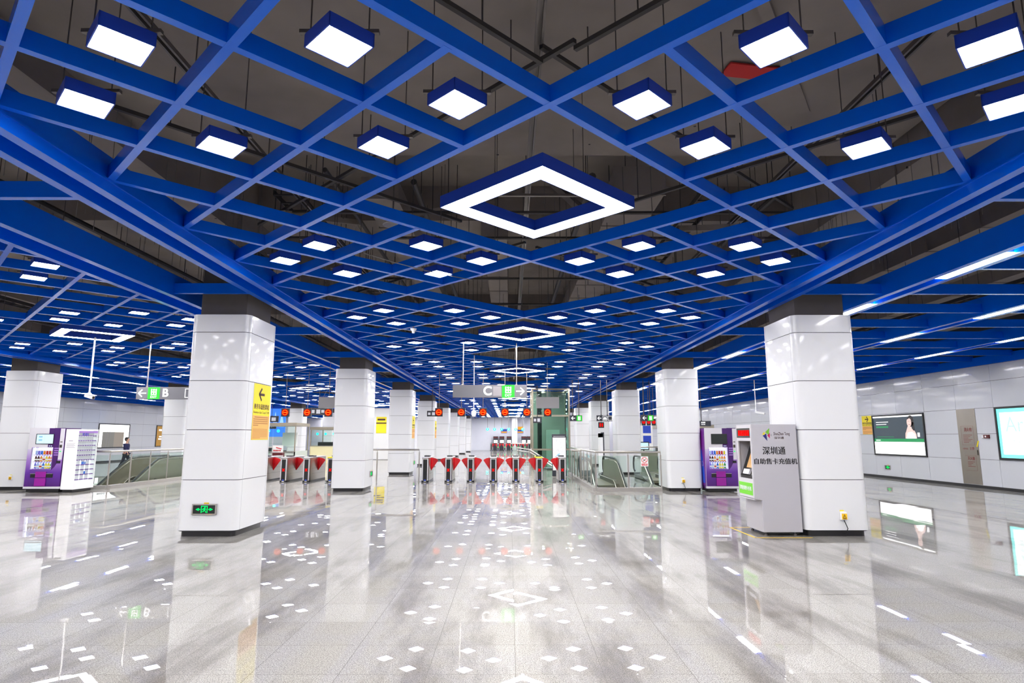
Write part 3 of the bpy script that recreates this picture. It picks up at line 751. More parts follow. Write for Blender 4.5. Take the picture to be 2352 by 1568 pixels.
for n, x in enumerate(gx):
    gate((x,GY,0), ['leftmost steel ticket gate of the central row, red flap on its right side only','second steel ticket gate from the left in the central row','third steel ticket gate from the left in the central row','middle steel ticket gate of the central row','fifth steel ticket gate from the left in the central row','steel ticket gate with yellow top in the central row','rightmost steel ticket gate of the central row beside the glass railing'][n],
         'yellow' if n == 5 else 'lgrey', 'ledred' if n else 'board', n > 0, n < 6, 1.7)
for n, x in enumerate((-10.45,-9.45,-8.5,-7.5)):
    gate((x,GY+.05,0), ['steel ticket gate half hidden behind the nearest left column','steel ticket gate of the left row next to the nearest column','third steel ticket gate of the left row','steel ticket gate with cream top next to the second left column'][n], 'yellow' if n == 3 else 'lgrey', 'ledred', n > 0 and n < 3 or n == 3, n < 3, 2.3)
for n in range(6):
    gate((-2.55+.95*n,88,0), 'distant ticket gate with green light at the far end, %s from left' % ordw(n+1), 'lgrey', 'ledgex' if n else 'board', n > 0, True, 1.6)

# ------------------------------------------------------------------ ticket kiosk
def kiosk():
    X0, X1, Y0, Y1 = 4.70, 5.57, 12.13, 12.98
    r = thing('ticket_kiosk', 'grey self-service card kiosk with screen facing the hall, left of the nearest right column', 'ticket kiosk', (0,0,0))
    prof = [(X0,.68),(X0+.13,.66),(X0+.13,.07),(X1,.07),(X1,2.1),(X0,2.1)]
    a = MB(); a.prism(prof, 'xz', Y0, Y0+.05); sp = a.build('side_panel', M['grey'], r, bevel=.006)
    a = MB(); a.prism(prof, 'xz', Y1-.05, Y1); a.build('side_panel', M['grey'], r, bevel=.006)
    a = MB().box(X1-.05, X1, Y0+.05, Y1-.05, .07, 2.1); a.box(X0+.02,X1-.05,Y0+.05,Y1-.05,2.05,2.1); a.box(X0+.13,X0+.16,Y0+.05,Y1-.05,.07,.68); a.build('housing', M['grey'], r)
    a = MB().box(X0,X0+.03,Y0+.05,Y1-.05,1.78,2.1); a.box(X0,X0+.03,Y0+.05,Y1-.05,.68,1.05); a.box(X0,X0+.16,Y0+.05,Y1-.05,.66,.69)
    for y in (Y0+.05,Y1-.09): a.box(X0,X0+.03,y,y+.04,1.05,1.78)
    fpn = a.build('front_panel', M['lgrey'], r)
    a = MB().prism([(X0+.03,1.04),(X0+.4,1.04),(X0+.4,1.79),(X0+.3,1.79),(X0+.06,1.12),(X0+.03,1.1)], 'xz', Y0+.05, Y1-.05); cs = a.build('console', M['black'], r)
    a = MB().box(X0+.272,X0+.3,Y0+.08,Y0+.34,1.62,1.77); a.build('picture_label', M['paperw'], r)
    s = Vector((X0+.06,0,1.12)); e = Vector((X0+.3,0,1.79)); d = (e-s)
    nrm = Vector((-d.z,0,d.x)).normalized()
    fr = FR(s+nrm*.004+Vector((0,Y1-.1,0)), (0,-1,0), d)
    a = MB(); fr.box(a, .14,.46,.14,.46,0,.008); a.build('touch_screen', M['kskin'], cs)
    a = MB(); fr.box(a, .12,.42,.0,.1,0,.04); a.build('card_reader', M['lgrey'], cs)
    a = MB(); fr.box(a, .5,.66,.0,.2,0,.015); fr.box(a,.54,.66,.25,.3,0,.015); a.build('keypad', M['dsteel'], cs)
    a = MB().box(X0-.002,X0+.02,Y0+.09,Y1-.06,1.84,2.03); a.build('led_board', M['board'], fpn)
    fl = FR((X0-.003, Y1-.06, 1.935), (0,-1,0)); a = MB(); random.seed(3)
    for k in range(6):      # dot pattern strokes of the red display
        u = .13+k*.1
        for q in range(3): fl.box(a, u-.04+.03*q, u-.025+.03*q, -.055, .055, .0, .002)
        for v in (-.05,-.005,.04): fl.box(a, u-.042, u+.04, v, v+.013, 0, .002)
    a.build('led_text', M['ledred'], fpn)
    a = MB().box(X0-.004,X0,Y0+.1,Y1-.05,.74,.97); a.build('green_label', M['green'], fpn)
    fg = FR((X0-.004,(Y0+Y1)/2+.03,.855), (0,-1,0)); text(fg, '深圳通自助售卡·充值机', 0, 0,   .09, M['white'], fpn, .002, .6, .015)
    fs = FR((0,Y0-.0005,0), (1,0,0))
    def poly(pts, m, nm): a = MB(); fs.poly(a, pts, 0, .002); a.build(nm, m, sp)
    px = lambda x, y: (4.722+(x-365)/1120*200*(.885/104.5), 2.098-(y-85)/1120*200*(2.04/248))
    poly([px(515,178),px(484,218),px(520,222),px(524,205)], mat('logo_yellow',(214,196,40),.5), 'logo_yellow_sail')
    poly([px(582,133),px(526,186),px(572,226)], mat('logo_green',(112,178,40),.5), 'logo_green_sail')
    poly([px(538,204),px(492,232),px(548,302)], mat('logo_navy',(24,30,110),.5), 'logo_navy_sail')
    poly([px(586,194),px(550,228),px(582,268)], mat('logo_magenta',(196,20,90),.5), 'logo_magenta_sail')
    poly([px(606,204),px(592,224),px(608,246)], M['boardgrey'], 'logo_grey_sail')
    u, v = px(735,208); text(fs, 'ShenZhen Tong', u, v, .085, M['ink'], sp, .0015, .315)
    u, v = px(700,262); text(fs, '深圳通', u, v, .05, M['ink'], sp, .0015, .19)
    for o_ in (-.0025, .0025):
        text(fs, '深圳通', (X0+X1)/2-.02+o_, 1.585, .165, M['black'], sp, .0015+o_*.1, .44, .006)
        text(fs, '自助售卡充值机', (X0+X1)/2-.005+o_, 1.385, .118, M['black'], sp, .0015+o_*.1, .83, .006)
    a = MB()
    for x, y in ((X0+.2,Y0+.08),(X1-.12,Y0+.08),(X0+.2,Y1-.1),(X1-.12,Y1-.1)): a.lathe([(.03,0),(.03,.03),(.015,.035),(.015,.08)], 10, (x,y,0))
    a.build('foot', M['strut'], r)
    a = MB().box(X0+.2,X1-.03,Y0+.08,Y1-.05,.035,.07); a.build('base_plate', M['black'], r)
kiosk()
a = MB(); t_ = .035
for x0,x1,y0,y1 in ((4.57,4.57+t_,11.93,13.3),(4.57,5.66,11.93,11.93+t_),(4.57,5.0,13.3-t_,13.3)): a.box(x0,x1,y0,y1,.0005,.0025)
tag(a.build('floor_tape', M['tape']), 'yellow tape outline stuck on the floor around the grey kiosk', 'tape')

# ------------------------------------------------------------------ vending machines
def bottle(loc, kind, m, label):
    r = thing('drink_bottle', label, 'drink', loc, group='drinks in the vending machines')
    if kind == 'can':
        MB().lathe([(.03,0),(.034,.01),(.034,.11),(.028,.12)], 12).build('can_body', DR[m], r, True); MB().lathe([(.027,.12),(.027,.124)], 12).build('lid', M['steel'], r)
    else:
        h = .2
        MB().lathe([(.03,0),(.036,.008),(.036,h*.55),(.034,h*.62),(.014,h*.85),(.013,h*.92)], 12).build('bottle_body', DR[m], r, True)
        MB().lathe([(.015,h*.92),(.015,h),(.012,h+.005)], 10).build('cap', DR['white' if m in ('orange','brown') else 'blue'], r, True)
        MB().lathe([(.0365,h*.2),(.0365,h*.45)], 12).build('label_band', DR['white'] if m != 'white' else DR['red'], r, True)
    return r
def vending(loc, W, D, H, which, screen_on):
    X, Y, Z = loc
    r = thing('vending_machine', 'purple and silver drinks vending machine %s' % which, 'vending machine', loc)
    t = .03
    a = MB(); a.box(0,t,.04,D,.12,H-.001); a.box(W-t,W,.04,D,.12,H-.001); a.box(t,W-t,D-t,D,.12,H-t); a.box(t,W-t,.04,D,H-t,H-.001); a.box(t,W-t,.04,D-t,.12,.12+t); a.build('cabinet', M['dpurple'], r)
    wx0, wx1, wz0, wz1 = .11*W/1, .11+.55*W, .78, 1.5
    wx0 = .12*W; wx1 = .70*W
    a = MB(); a.box(0,wx0,0,.04,.2,H); a.box(wx0,wx1,0,.04,wz1,H); a.build('door_upper', M['lgrey'], r)
    a = MB(); a.box(wx0,wx1,0,.04,.2,wz0); a.build('door_lower', M['pprint'], r)
    a = MB(); a.box(wx1,W,0,.04,.2,H); ds = a.build('door_side', M['dpurple'], r)
    fr = FR((0,-.0005,0), (1,0,0))
    a = MB(); fr.poly(a, [(0,.2),(wx0,.2),(wx0,1.45),(0,1.45)], 0, .003); a.build('purple_graphic', M['pprint'], r)
    a = MB(); fr.poly(a, [(.55*W,H-.01),(wx1+.002,H-.01),(wx1+.002,1.52),(.55*W,1.52)], 0, .003); a.build('dark_graphic', M['dpurple'], r)
    pts = [(.62*W,.2),(.64*W,.55),(.68*W,.7),(.8*W,.86),(.86*W,1.0),(.88*W,1.3),(.89*W,H-.02),(W-.01,H-.02),(W-.01,.2)]
    a = MB(); fr.poly(a, pts, 0, .004); a.build('silver_graphic', M['pprint'], r)
    a = MB(); fr.box(a, .87*W,.975*W,1.1,H-.02,.004,.006); a.build('payment_panel', M['lgrey'], ds)
    a = MB(); fr.box(a, .2*W,.7*W,1.62,1.97,0,.012); bz = a.build('screen_bezel', M['black'], r)
    a = MB(); fr.box(a, .22*W,.685*W,1.64,1.95,.012,.014); a.build('screen', M['screenw' if screen_on else 'screenoff'], bz)
    if screen_on:
        a = MB(); fr.box(a,.44*W,.442*W,1.66,1.93,.014,.015); fr.box(a,.28*W,.38*W,1.84,1.9,.014,.015); fr.box(a,.28*W,.38*W,1.73,1.79,.014,.015); a.build('screen_print', M['mapblue'], bz)
    a = MB(); fr.disc(a, (.6*W,1.56), .016, 12, .003, .006); fr.disc(a, (.65*W,1.56), .016, 12, .003, .006); a.build('indicator_light', M['screenw'], r)
    a = MB()
    for k in range(4): fr.box(a, .74*W,.86*W,1.46-.075*k,1.5-.075*k,.004,.006)
    a.build('lettering_band', M['lpurple'], ds)
    a = MB(); fr.box(a, .89*W,.95*W,1.68,1.71,.006,.009); fr.box(a,.88*W,.95*W,1.5,1.6,.006,.009); a.build('coin_slot', M['dsteel'], ds)
    a = MB(); fr.box(a, .89*W,.94*W,1.36,1.39,.006,.009); a.build('ready_light', M['ledgreen'], ds)
    a = MB(); fr.box(a, .84*W,.95*W,.98,1.06,.006,.02); a.build('card_reader', M['black'], r)
    MB().box(.06,W-.06,.05,D-.05,.02,.125).build('base', M['plinth'], r)  # no real part: dark block standing for the shaded gap underneath
    # window, shelves
    a = MB().box(wx0,wx1,.42,.44,wz0,wz1); a.box(wx0,wx0+.01,.03,.42,wz0,wz1); a.box(wx1-.01,wx1,.03,.42,wz0,wz1); a.build('compartment', M['winback'], r)  # inner walls glow, the compartment's light put into their material
    a = MB().box(wx0,wx1,.3,.36,wz1-.03,wz1-.005); a.box(wx0+.012,wx0+.03,.1,.13,wz0,wz1); a.build('cabinet_lamp', M['winlight'], r)
    for k in range(3):
        z = wz0+.02+k*.235
        sh = MB().box(wx0,wx1,.05,.42,z-.012,z).build('shelf', M['white'], r)
        a = MB()
        for q in range(7): a.box(wx0+.05+q*.083*W/1.1,wx0+.085+q*.083*W/1.1,.044,.05,z-.03,z+.002)
        a.build('price_tags', M['violet'], sh)
    a = MB().box(wx0-.01,wx1+.01,-.006,.002,wz0-.012,wz0); a.box(wx0-.01,wx1+.01,-.006,.002,wz1,wz1+.012); a.box(wx0-.012,wx0,-.006,.002,wz0,wz1); a.box(wx1,wx1+.012,-.006,.002,wz0,wz1); a.build('window_frame', M['lpurple'], r)
    MB().box(wx0,wx1,.008,.014,wz0,wz1).build('window_glass', M['glassc'], r)
    a = MB(); fr.box(a, .16*W,.78*W,.5,.62,.004,.012); a.build('pickup_slot', M['black'], r)
    MB().box(.16*W,.78*W,-.03,0,.62,.635).build('slot_rim', M['steel'], r)
    a = MB(); fr.box(a, .3*W,.6*W,.22,.48,.004,.04); fr.box(a, .3*W,.6*W,.5,.7,.012,.03); a.build('pickup_flap', M['magenta'], r, bevel=.01)
    MB().box(-.01,W+.01,-.015,.1,.13,.2).build('kick_plate', M['lgrey'], r)
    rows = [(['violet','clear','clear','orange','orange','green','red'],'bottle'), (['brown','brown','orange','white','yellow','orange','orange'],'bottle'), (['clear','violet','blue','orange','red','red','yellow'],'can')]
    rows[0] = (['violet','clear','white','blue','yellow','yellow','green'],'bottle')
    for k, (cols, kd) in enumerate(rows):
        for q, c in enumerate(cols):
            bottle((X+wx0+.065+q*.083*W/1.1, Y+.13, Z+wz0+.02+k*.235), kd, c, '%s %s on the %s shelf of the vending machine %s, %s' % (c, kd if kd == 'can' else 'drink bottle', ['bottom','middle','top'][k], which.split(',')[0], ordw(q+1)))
    return r
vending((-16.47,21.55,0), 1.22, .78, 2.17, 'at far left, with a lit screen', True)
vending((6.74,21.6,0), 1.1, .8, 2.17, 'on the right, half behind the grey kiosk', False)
# side picture of the right machine
a = MB(); f = FR((6.738,22.38,0), (0,-1,0)); f.box(a, .03,.74,.22,2.14,0,.003); o = a.build('side_graphic', M['purple']); vm = [x for x in COL.objects if x.name.startswith('vending_machine')][-1]
o.parent = vm; o.location = (-6.74,-21.6,0)
a = MB(); f.poly(a, [(.2,1.45),(.36,1.45),(.62,.75),(.66,.3),(.4,.3),(.36,.8)], .003, .005); o = a.build('bottle_picture', M['signblue']); o.parent = vm; o.location = (-6.74,-21.6,0)
a = MB(); f.ring(a, (.44,.95), .05, .1, 16, .005, .006); f.disc(a, (.15,1.95), .1, 16, .003, .005); o = a.build('picture_marks', M['lpurple']); o.parent = vm; o.location = (-6.74,-21.6,0)
# white snack cabinet
def snack():
    x0, y0, D, W, H = -15.22, 21.55, .42, 1.05, 2.13
    r = thing('snack_cabinet', 'white lit snack cabinet with rows of shelves beside the left purple vending machine', 'vending machine', (x0,y0,0))
    a = MB(); a.box(0,D,0,.03,.1,H); a.box(0,D,W-.03,W,.1,H); a.box(0,.03,.03,W-.03,.1,H); a.box(.03,D,.03,W-.03,H-.05,H); a.box(.03,D,.03,W-.03,.1,.38); a.build('cabinet', M['white'], r); MB().box(.04,D-.05,.05,W-.05,.01,.1).build('base', M['plinth'], r)  # dark block at the bottom stands for the shade under the cabinet
    MB().box(.22,.25,.03,W-.03,.38,H-.05).build('back_panel', M['boxw'], r)  # panel glows itself, in place of light falling inside the cabinet
    MB().box(D-.006,D,.03,W-.03,H-.13,H-.06).build('header_strip', M['lpurple'], r)
    for k in range(10):
        z = .42+k*.165
        sh = MB().box(.25,D-.03,.03,W-.03,z-.01,z).build('shelf', M['white'], r)
        a = MB(); n = 4 if k < 4 else 8
        for q in range(n): y = .05+(W-.1)*q/n; a.box(D-.03,D-.024,y+.012,y+(W-.1)/n-.012,z-.02,z+.012)
        a.build('price_tags', M['ptag'], sh)
        a = MB()
        for q in range(1, n): y = .05+(W-.1)*q/n; a.box(.25,D-.05,y-.003,y+.003,z,z+.14)
        a.build('divider', M['lgrey'], sh)
    MB().box(D-.012,D-.006,.03,W-.03,.39,H-.14).build('glass_door', M['glassc'], r)
    fr = FR((0,-.0005,0), (1,0,0)); a = MB(); fr.box(a,.12,.26,1.72,1.74,0,.002)
    for k in range(5): fr.box(a,.05,.05+.3-.03*(k%2),1.64-.035*k,1.65-.035*k,0,.002)
    a.build('printed_notes', mat('grey_print',(130,120,140),.6), r)
    for n,(y,k,c,lab) in enumerate(((.3,9,'violet','left of three'),(.41,9,'violet','middle of three'),(.52,9,'violet','right of three'),(.52,3,'blue',''),(.55,1,'blue',''))):
        z = .42+k*.165
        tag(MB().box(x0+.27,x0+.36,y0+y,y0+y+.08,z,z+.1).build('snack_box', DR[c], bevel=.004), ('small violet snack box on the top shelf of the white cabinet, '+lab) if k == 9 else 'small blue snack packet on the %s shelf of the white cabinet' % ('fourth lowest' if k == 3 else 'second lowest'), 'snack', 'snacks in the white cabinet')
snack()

# ------------------------------------------------------------------ notices, exit lights, sockets on columns
def notice(fr, w, h, label, right=False, small=False):
    r = thing('notice_sign', label, 'poster', fr.o)
    f = FR((0,0,0), fr.u, fr.v)
    a = MB(); f.box(a, 0, w, 0, h, .001, .003); st = a.build('sheet', M['yellow'], r)
    a = MB(); f.box(a, .01, w-.01, .012, h*.435, .003, .004); a.build('orange_panel', M['orange'], st)
    a = MB(); g_arrow(f, a, w*.47, h*.815, w*.36 if not small else w*.4, right, .003, .0045, .16); a.build('arrow', M['ink'], st)
    text(f, '商务车厢售票机', w/2, h*.585, .12*w/.87, M['ink'], st, .004, w*.9, .012)
    text(f, 'Business-class Coach TVM', w/2, h*.49, .07*w/.87, M['ink'], st, .004, w*.92)
    a = MB()
    for k in range(5): f.box(a, .05*w+(.06*w if k == 0 else 0), w*(.92 if k < 4 else .35), h*(.395-.036*k), h*(.411-.036*k), .004, .0045)
    for k in range(8): f.box(a, .05*w, w*(.92 if k < 7 else .5), h*(.185-.022*k), h*(.193-.022*k), .004, .0045)
    a.build('printed_lines', M['oink'], st)
notice(FR((-5.148,12.5,1.8), (0,1,0)), .87, 1.135, 'yellow and orange notice with arrow on the nearest left column')
notice(FR((-5-.0+.002,31.76+.35,1.8), (0,1,0)), .87, 1.135, 'yellow and orange notice on the side of the third left column', small=True)
notice(FR((-5+.002,41.594+.35,1.8), (0,1,0)), .87, 1.135, 'yellow and orange notice on the side of the fourth left column', small=True)
notice(FR((XR-.003,30.72,1.995), (0,-1,0)), .87, .885, 'yellow and orange notice with right arrow on the right wall', True)
def exit_light(fr, w, h, label, both=True, man=True):
    r = thing('exit_light', label, 'exit sign', fr.o)
    f = FR((0,0,0), fr.u, fr.v)
    a = MB(); t = .022
    for b_ in ((-w/2,w/2,h/2-t,h/2),(-w/2,w/2,-h/2,-h/2+t),(-w/2,-w/2+t,-h/2+t,h/2-t),(w/2-t,w/2,-h/2+t,h/2-t)): f.box(a, *b_, .0, .028)
    a.build('frame', M['steel'], r)
    a = MB(); f.box(a, -w/2+t, w/2-t, -h/2+t, h/2-t, 0, .015); fc = a.build('face', M['board'], r)
    a = MB(); s = h*.62; W0, W1 = .015, .018
    for d in (-1, 1):
        if d > 0 and not both: continue
        f.box(a, *sorted((d*s*.62, d*s*1.0)), -s*.07, s*.07, W0, W1)
        f.poly(a, [(d*s*1.0-d*.02, s*.22),(d*s*1.3, .02*s),(d*s*1.3,-.02*s),(d*s*1.0-d*.02,-s*.22)], W0, W1)
    for u0,u1,v0,v1 in ((-.5,-.4,-.52,.52),(.4,.5,-.52,.52),(-.4,.4,.42,.52)): f.box(a, u0*s,u1*s,v0*s,v1*s,W0,W1)
    f.disc(a, (.1*s,.3*s), .1*s, 12, W0, W1)
    for p, q, tt in (((.05,.2),(-.02,-.1),.2),((.0,.15),(-.25,.05),.09),((-.25,.05),(-.28,-.1),.08),((.08,.12),(.3,-.02),.09),((-.02,-.1),(.2,-.25),.11),((.2,-.25),(.25,-.48),.1),((-.05,-.1),(-.1,-.32),.11),((-.1,-.32),(-.36,-.34),.09)):
        f.line(a, (p[0]*s,p[1]*s), (q[0]*s,q[1]*s), tt*s, W0, W1)
    a.build('running_man_symbol', M['ledgreen'], fc)
    a = MB(); f.box(a, -.02,.075,h/2+.002,h/2+.026,0,.002); a.build('yellow_tag', M['tape'], r)
    a = MB()
    for k in range(3): f.disc(a, (.08+.03*k,-h/2+.012), .006, 8, .028, .031)
    a.build('test_button', M['orangesign'], r)
exit_light(FR((-5.765,12.079,.505), (1,0,0)), .46, .2, 'green emergency exit light low on the front of the nearest left column')
exit_light(FR((-5.038,23.0,.55), (0,1,0)), .4, .2, 'green emergency exit light on the side of the second left column', False)
exit_light(FR((-4.998,33.0,.55), (0,1,0)), .4, .2, 'green emergency exit light on the side of the third left column', False)
exit_light(FR((XR-.001,28.92,.49), (0,-1,0)), .4, .19, 'green emergency exit light low on the right wall under the light box', True)
def socket(x, y, z, label, cord=None):
    r = thing('wall_socket', label, 'socket', (x,y,z))
    cv = MB().prism([(-.065,-.065),(.065,-.065),(.055,.08),(-.055,.08)], 'xz', -.055, -.0005).build('cover', M['white'], r, bevel=.01)
    f = FR((.012,-.0555,0), (1,0,0)); a = MB(); f.box(a, -.055,.045,-.055,.05); a.build('yellow_label', mat_warn, cv)
    a = MB()
    for p, q in (((-.04,-.03),(-.005,.035)),((-.005,.035),(.03,-.03)),((.03,-.03),(-.04,-.03))): f.line(a, p, q, .007, .003, .0045)
    f.box(a, -.009,-.001,-.015,.012,.003,.0045); f.box(a,-.035,.028,-.047,-.038,.003,.0045); a.build('warning_symbol', M['black'], cv)
    a = MB(); FR((0,0,0),(1,0,0)).box(a, -.05,.03,.09,.112,.0005,.002); a.build('yellow_tag', M['yellow'], r)
    if cord: tag(MB().tube([(x,y-.03,z-.06),(x+.03,y-.04,z-.14),(x+.055,y-.05,z-.22),(x+.03,y-.04,z-.3),(x+.01,y+.03,z-.32)], .008, 8).build('power_cord', M['cordm'], smooth=True), cord, 'cord')
mat_warn = mat('warning_yellow', (250,196,10), .5)
socket(6.32,12.08,.375, 'white socket box with yellow warning label on the nearest right column', 'black cord hanging from the socket box on the nearest right column')
socket(6.02,21.918,.355, 'white socket box with yellow warning label on the second right column', 'black cord hanging from the socket box on the second right column')
socket(-17.75,22.6,.42, 'white socket box with yellow warning label on the far left column')

# ------------------------------------------------------------------ right wall
def light_box(fr, w, h, label, draw):
    r = thing('light_box', label, 'advertising light box', fr.o)
    f = FR((0,0,0), fr.u, fr.v); a = MB(); t = .07
    for b_ in ((0,w,h-t,h),(0,w,0,t),(0,t,t,h-t),(w-t,w,t,h-t)): f.box(a, *b_, 0, .05)
    a.build('frame', M['black'], r, bevel=.006)
    draw(f, r, w, h)
def ad_woman(f, r, w, h):
    a = MB(); f.box(a, .07,w-.07,.07,.62,0,.02); f.box(a, .07,w-.07,h-.13,h-.07,0,.02); a.build('white_band', M['boxw'], r)
    a = MB(); f.box(a, .07,w-.07,.62,.76,0,.02); a.build('green_band', M['boxgreen'], r)
    a = MB(); f.box(a, .07,w-.07,.76,h-.13,0,.02); a.build('slate_panel', M['boxslate'], r)
    cx = w*.74
    a = MB(); f.poly(a, [(cx-.36,.77),(cx-.33,1.0),(cx-.22,1.12),(cx-.13,1.18),(cx-.1,1.3),(cx+.1,1.3),(cx+.14,1.18),(cx+.3,1.1),(cx+.4,.95),(cx+.42,.77)], .02, .021); f.disc(a,(cx-.02,1.47),.2,20,.0212,.022,.78); f.poly(a,[(cx-.34,.8),(cx-.2,1.1),(cx-.06,1.25),(cx-.04,1.33),(cx-.13,1.3),(cx-.28,1.05)],.0222,.023); a.build('portrait_skin', M['boxskin'], r)
    a = MB(); f.disc(a,(cx+.08,1.52),.25,20,.0205,.0211,.85); f.poly(a,[(cx+.1,1.5),(cx+.3,1.45),(cx+.34,1.1),(cx+.2,1.12)],.0205,.0211); f.poly(a,[(cx-.17,1.58),(cx-.1,1.68),(cx+.08,1.72),(cx+.1,1.6),(cx+.02,1.64)],.0221,.0225); a.build('portrait_hair', M['boxhair'], r)
    a = MB(); f.poly(a,[(cx-.28,.77),(cx-.16,1.02),(cx+.12,1.06),(cx+.3,.95),(cx+.36,.77)],.0212,.0218); a.build('portrait_dress', M['boxw'], r)
    a = MB()
    for u,v in ((-.09,1.5),(.05,1.5)): f.box(a,cx+u,cx+u+.06,v,v+.012,.022,.0226)
    f.box(a,cx-.06,cx+.04,1.365,1.38,.022,.0226); a.build('portrait_face', M['redink'], r)
    a = MB(); f.box(a,.3,1.25,1.5,1.53,.02,.022); f.box(a,.3,1.1,1.4,1.43,.02,.022); f.box(a,w-.5,w-.35,.84,1.02,.02,.022); f.box(a,.2,.55,.67,.71,.02,.022); a.build('white_print', M['signw'], r)
    a = MB()
    for k in range(9): f.box(a,.3+.105*k,.385+.105*k,1.25,1.33,.02,.022)
    f.box(a,.3,1.6,.83,.85,.02,.022); a.build('green_print', M['boxgreen'], r)
def ad_art(f, r, w, h):
    a = MB(); f.box(a,.07,w-.07,.07,h-.07,0,.02); a.build('cyan_edge', M['boxc'], r)
    a = MB(); f.box(a,.2,w-.2,.19,h-.2,.02,.022); a.build('white_field', M['boxw'], r)
    text(f, 'Art', .4, 1.2, .75, M['artink'], r, .024, align='LEFT')
    text(f, 'SHENZHEN', .42, .84, .16, M['artink'], r, .024, align='LEFT'); text(f, '艺术深圳', .42, .62, .2, M['artink'], r, .024, align='LEFT'); text(f, '2 0 1', .42, .38, .2, M['artink'], r, .024, align='LEFT')
light_box(FR((XR-.002,29.82,1.03), (0,-1,0)), 3.74, 1.85, 'lit advertising box with a woman portrait on the right wall', ad_woman)
light_box(FR((XR-.002,22.22,1.07), (0,-1,0)), 3.76, 1.845, 'lit white and cyan Art advertising box at the right edge', ad_art)
r = thing('hydrant_door', 'tall stainless fire hydrant door with red printing in the right wall', 'hydrant door', (XR-.0,24.17,0))
f = FR((-.002,0,0), (0,-1,0)); a = MB(); f.box(a, 0,.97,.12,2.92,0,.012); dl = a.build('door_leaf', M['hydr'], r, bevel=.004)
a = MB()
for u0,u1,v0,v1 in ((.17,.8,2.27,2.275),(.17,.8,1.56,1.565),(.17,.175,1.56,2.27),(.795,.8,1.56,2.27),(.24,.8,1.17,1.175),(.24,.8,.62,.625),(.795,.8,.62,1.17)): f.box(a,u0,u1,v0,v1,.012,.014)
for k in range(6): f.box(a, .25,.72-.1*(k%3),1.93-.055*k,1.945-.055*k,.012,.014)
for k in range(4): f.box(a, .35,.72-.1*(k%3),.93-.055*k,.945-.055*k,.012,.014)
a.build('red_print', M['redink'], dl)
text(f, '消火栓', .53, 2.13, .16, M['redink'], dl, .014, .4, .01); text(f, '火警电话', .3, 1.42, .07, M['redink'], dl, .014); text(f, '119', .64, 1.43, .15, M['redink'], dl, .014, None, .02); text(f, '灭火器', .55, 1.06, .14, M['redink'], dl, .014, .36, .01)
a = MB(); f.box(a,.9,.92,1.2,1.38,.012,.03); a.build('handle', M['dsteel'], dl); a = MB(); f.line(a,(.9,1.5),(1.0,1.72),.06,.012,.016); a.build('yellow_tag', M['yellow'], dl)
r = thing('fire_alarm_switch', 'small red fire alarm box on the right wall beside the hydrant door', 'alarm', (XR,22.77,1.88)); f = FR((-.001,0,0), (0,-1,0))
a = MB(); f.box(a,-.17,.17,-.065,.065,0,.05); a.build('case', M['dred'], r, bevel=.008); a = MB(); f.box(a,-.16,-.08,-.055,.055,.05,.053); f.box(a,-.02,.05,-.03,.03,.05,.053); a.build('white_plate', M['white'], r)

# ------------------------------------------------------------------ left wall
def ad_plain(f, r, w, h):
    a = MB(); f.box(a,.07,w-.07,.07,h-.07,0,.02); a.build('white_field', M['boxw'], r)
    a = MB(); f.box(a,.5,1.9,.07,1.2,.02,.022); a.build('grey_area', M['boxgrey'], r); a = MB(); f.box(a,1.9,3.1,.07,1.2,.02,.022); a.build('sand_area', M['boxsand'], r)
    a = MB()
    for u in (1.0,1.3): f.line(a,(u,.07),(u+.05,1.25),.05,.022,.024)
    for p,q in (((1.05,1.25),(.85,1.65)),((1.2,1.25),(1.3,1.65)),((1.3,1.25),(1.7,1.65))): f.line(a,p,q,.03,.022,.024)
    a.build('line_drawing', M['boardgrey'], r)
def ad_gold(f, r, w, h):
    a = MB(); f.box(a,.07,w-.07,.07,h-.07,0,.02); a.build('gold_field', M['boxgold'], r)
    a = MB(); f.box(a,.4,1.7,1.35,1.5,.02,.022); f.box(a,.5,1.9,.8,.92,.02,.022); f.box(a,.4,1.9,.6,.72,.02,.022); a.build('white_print', M['signw'], r)
light_box(FR((XL+.002,46.5,1.05), (0,1,0)), 3.8, 1.83, 'lit white advertising box on the far left wall behind the escalators', ad_plain)
light_box(FR((XL+.002,54.1,1.05), (0,1,0)), 3.8, 1.83, 'golden lit advertising box on the far left wall', ad_gold)

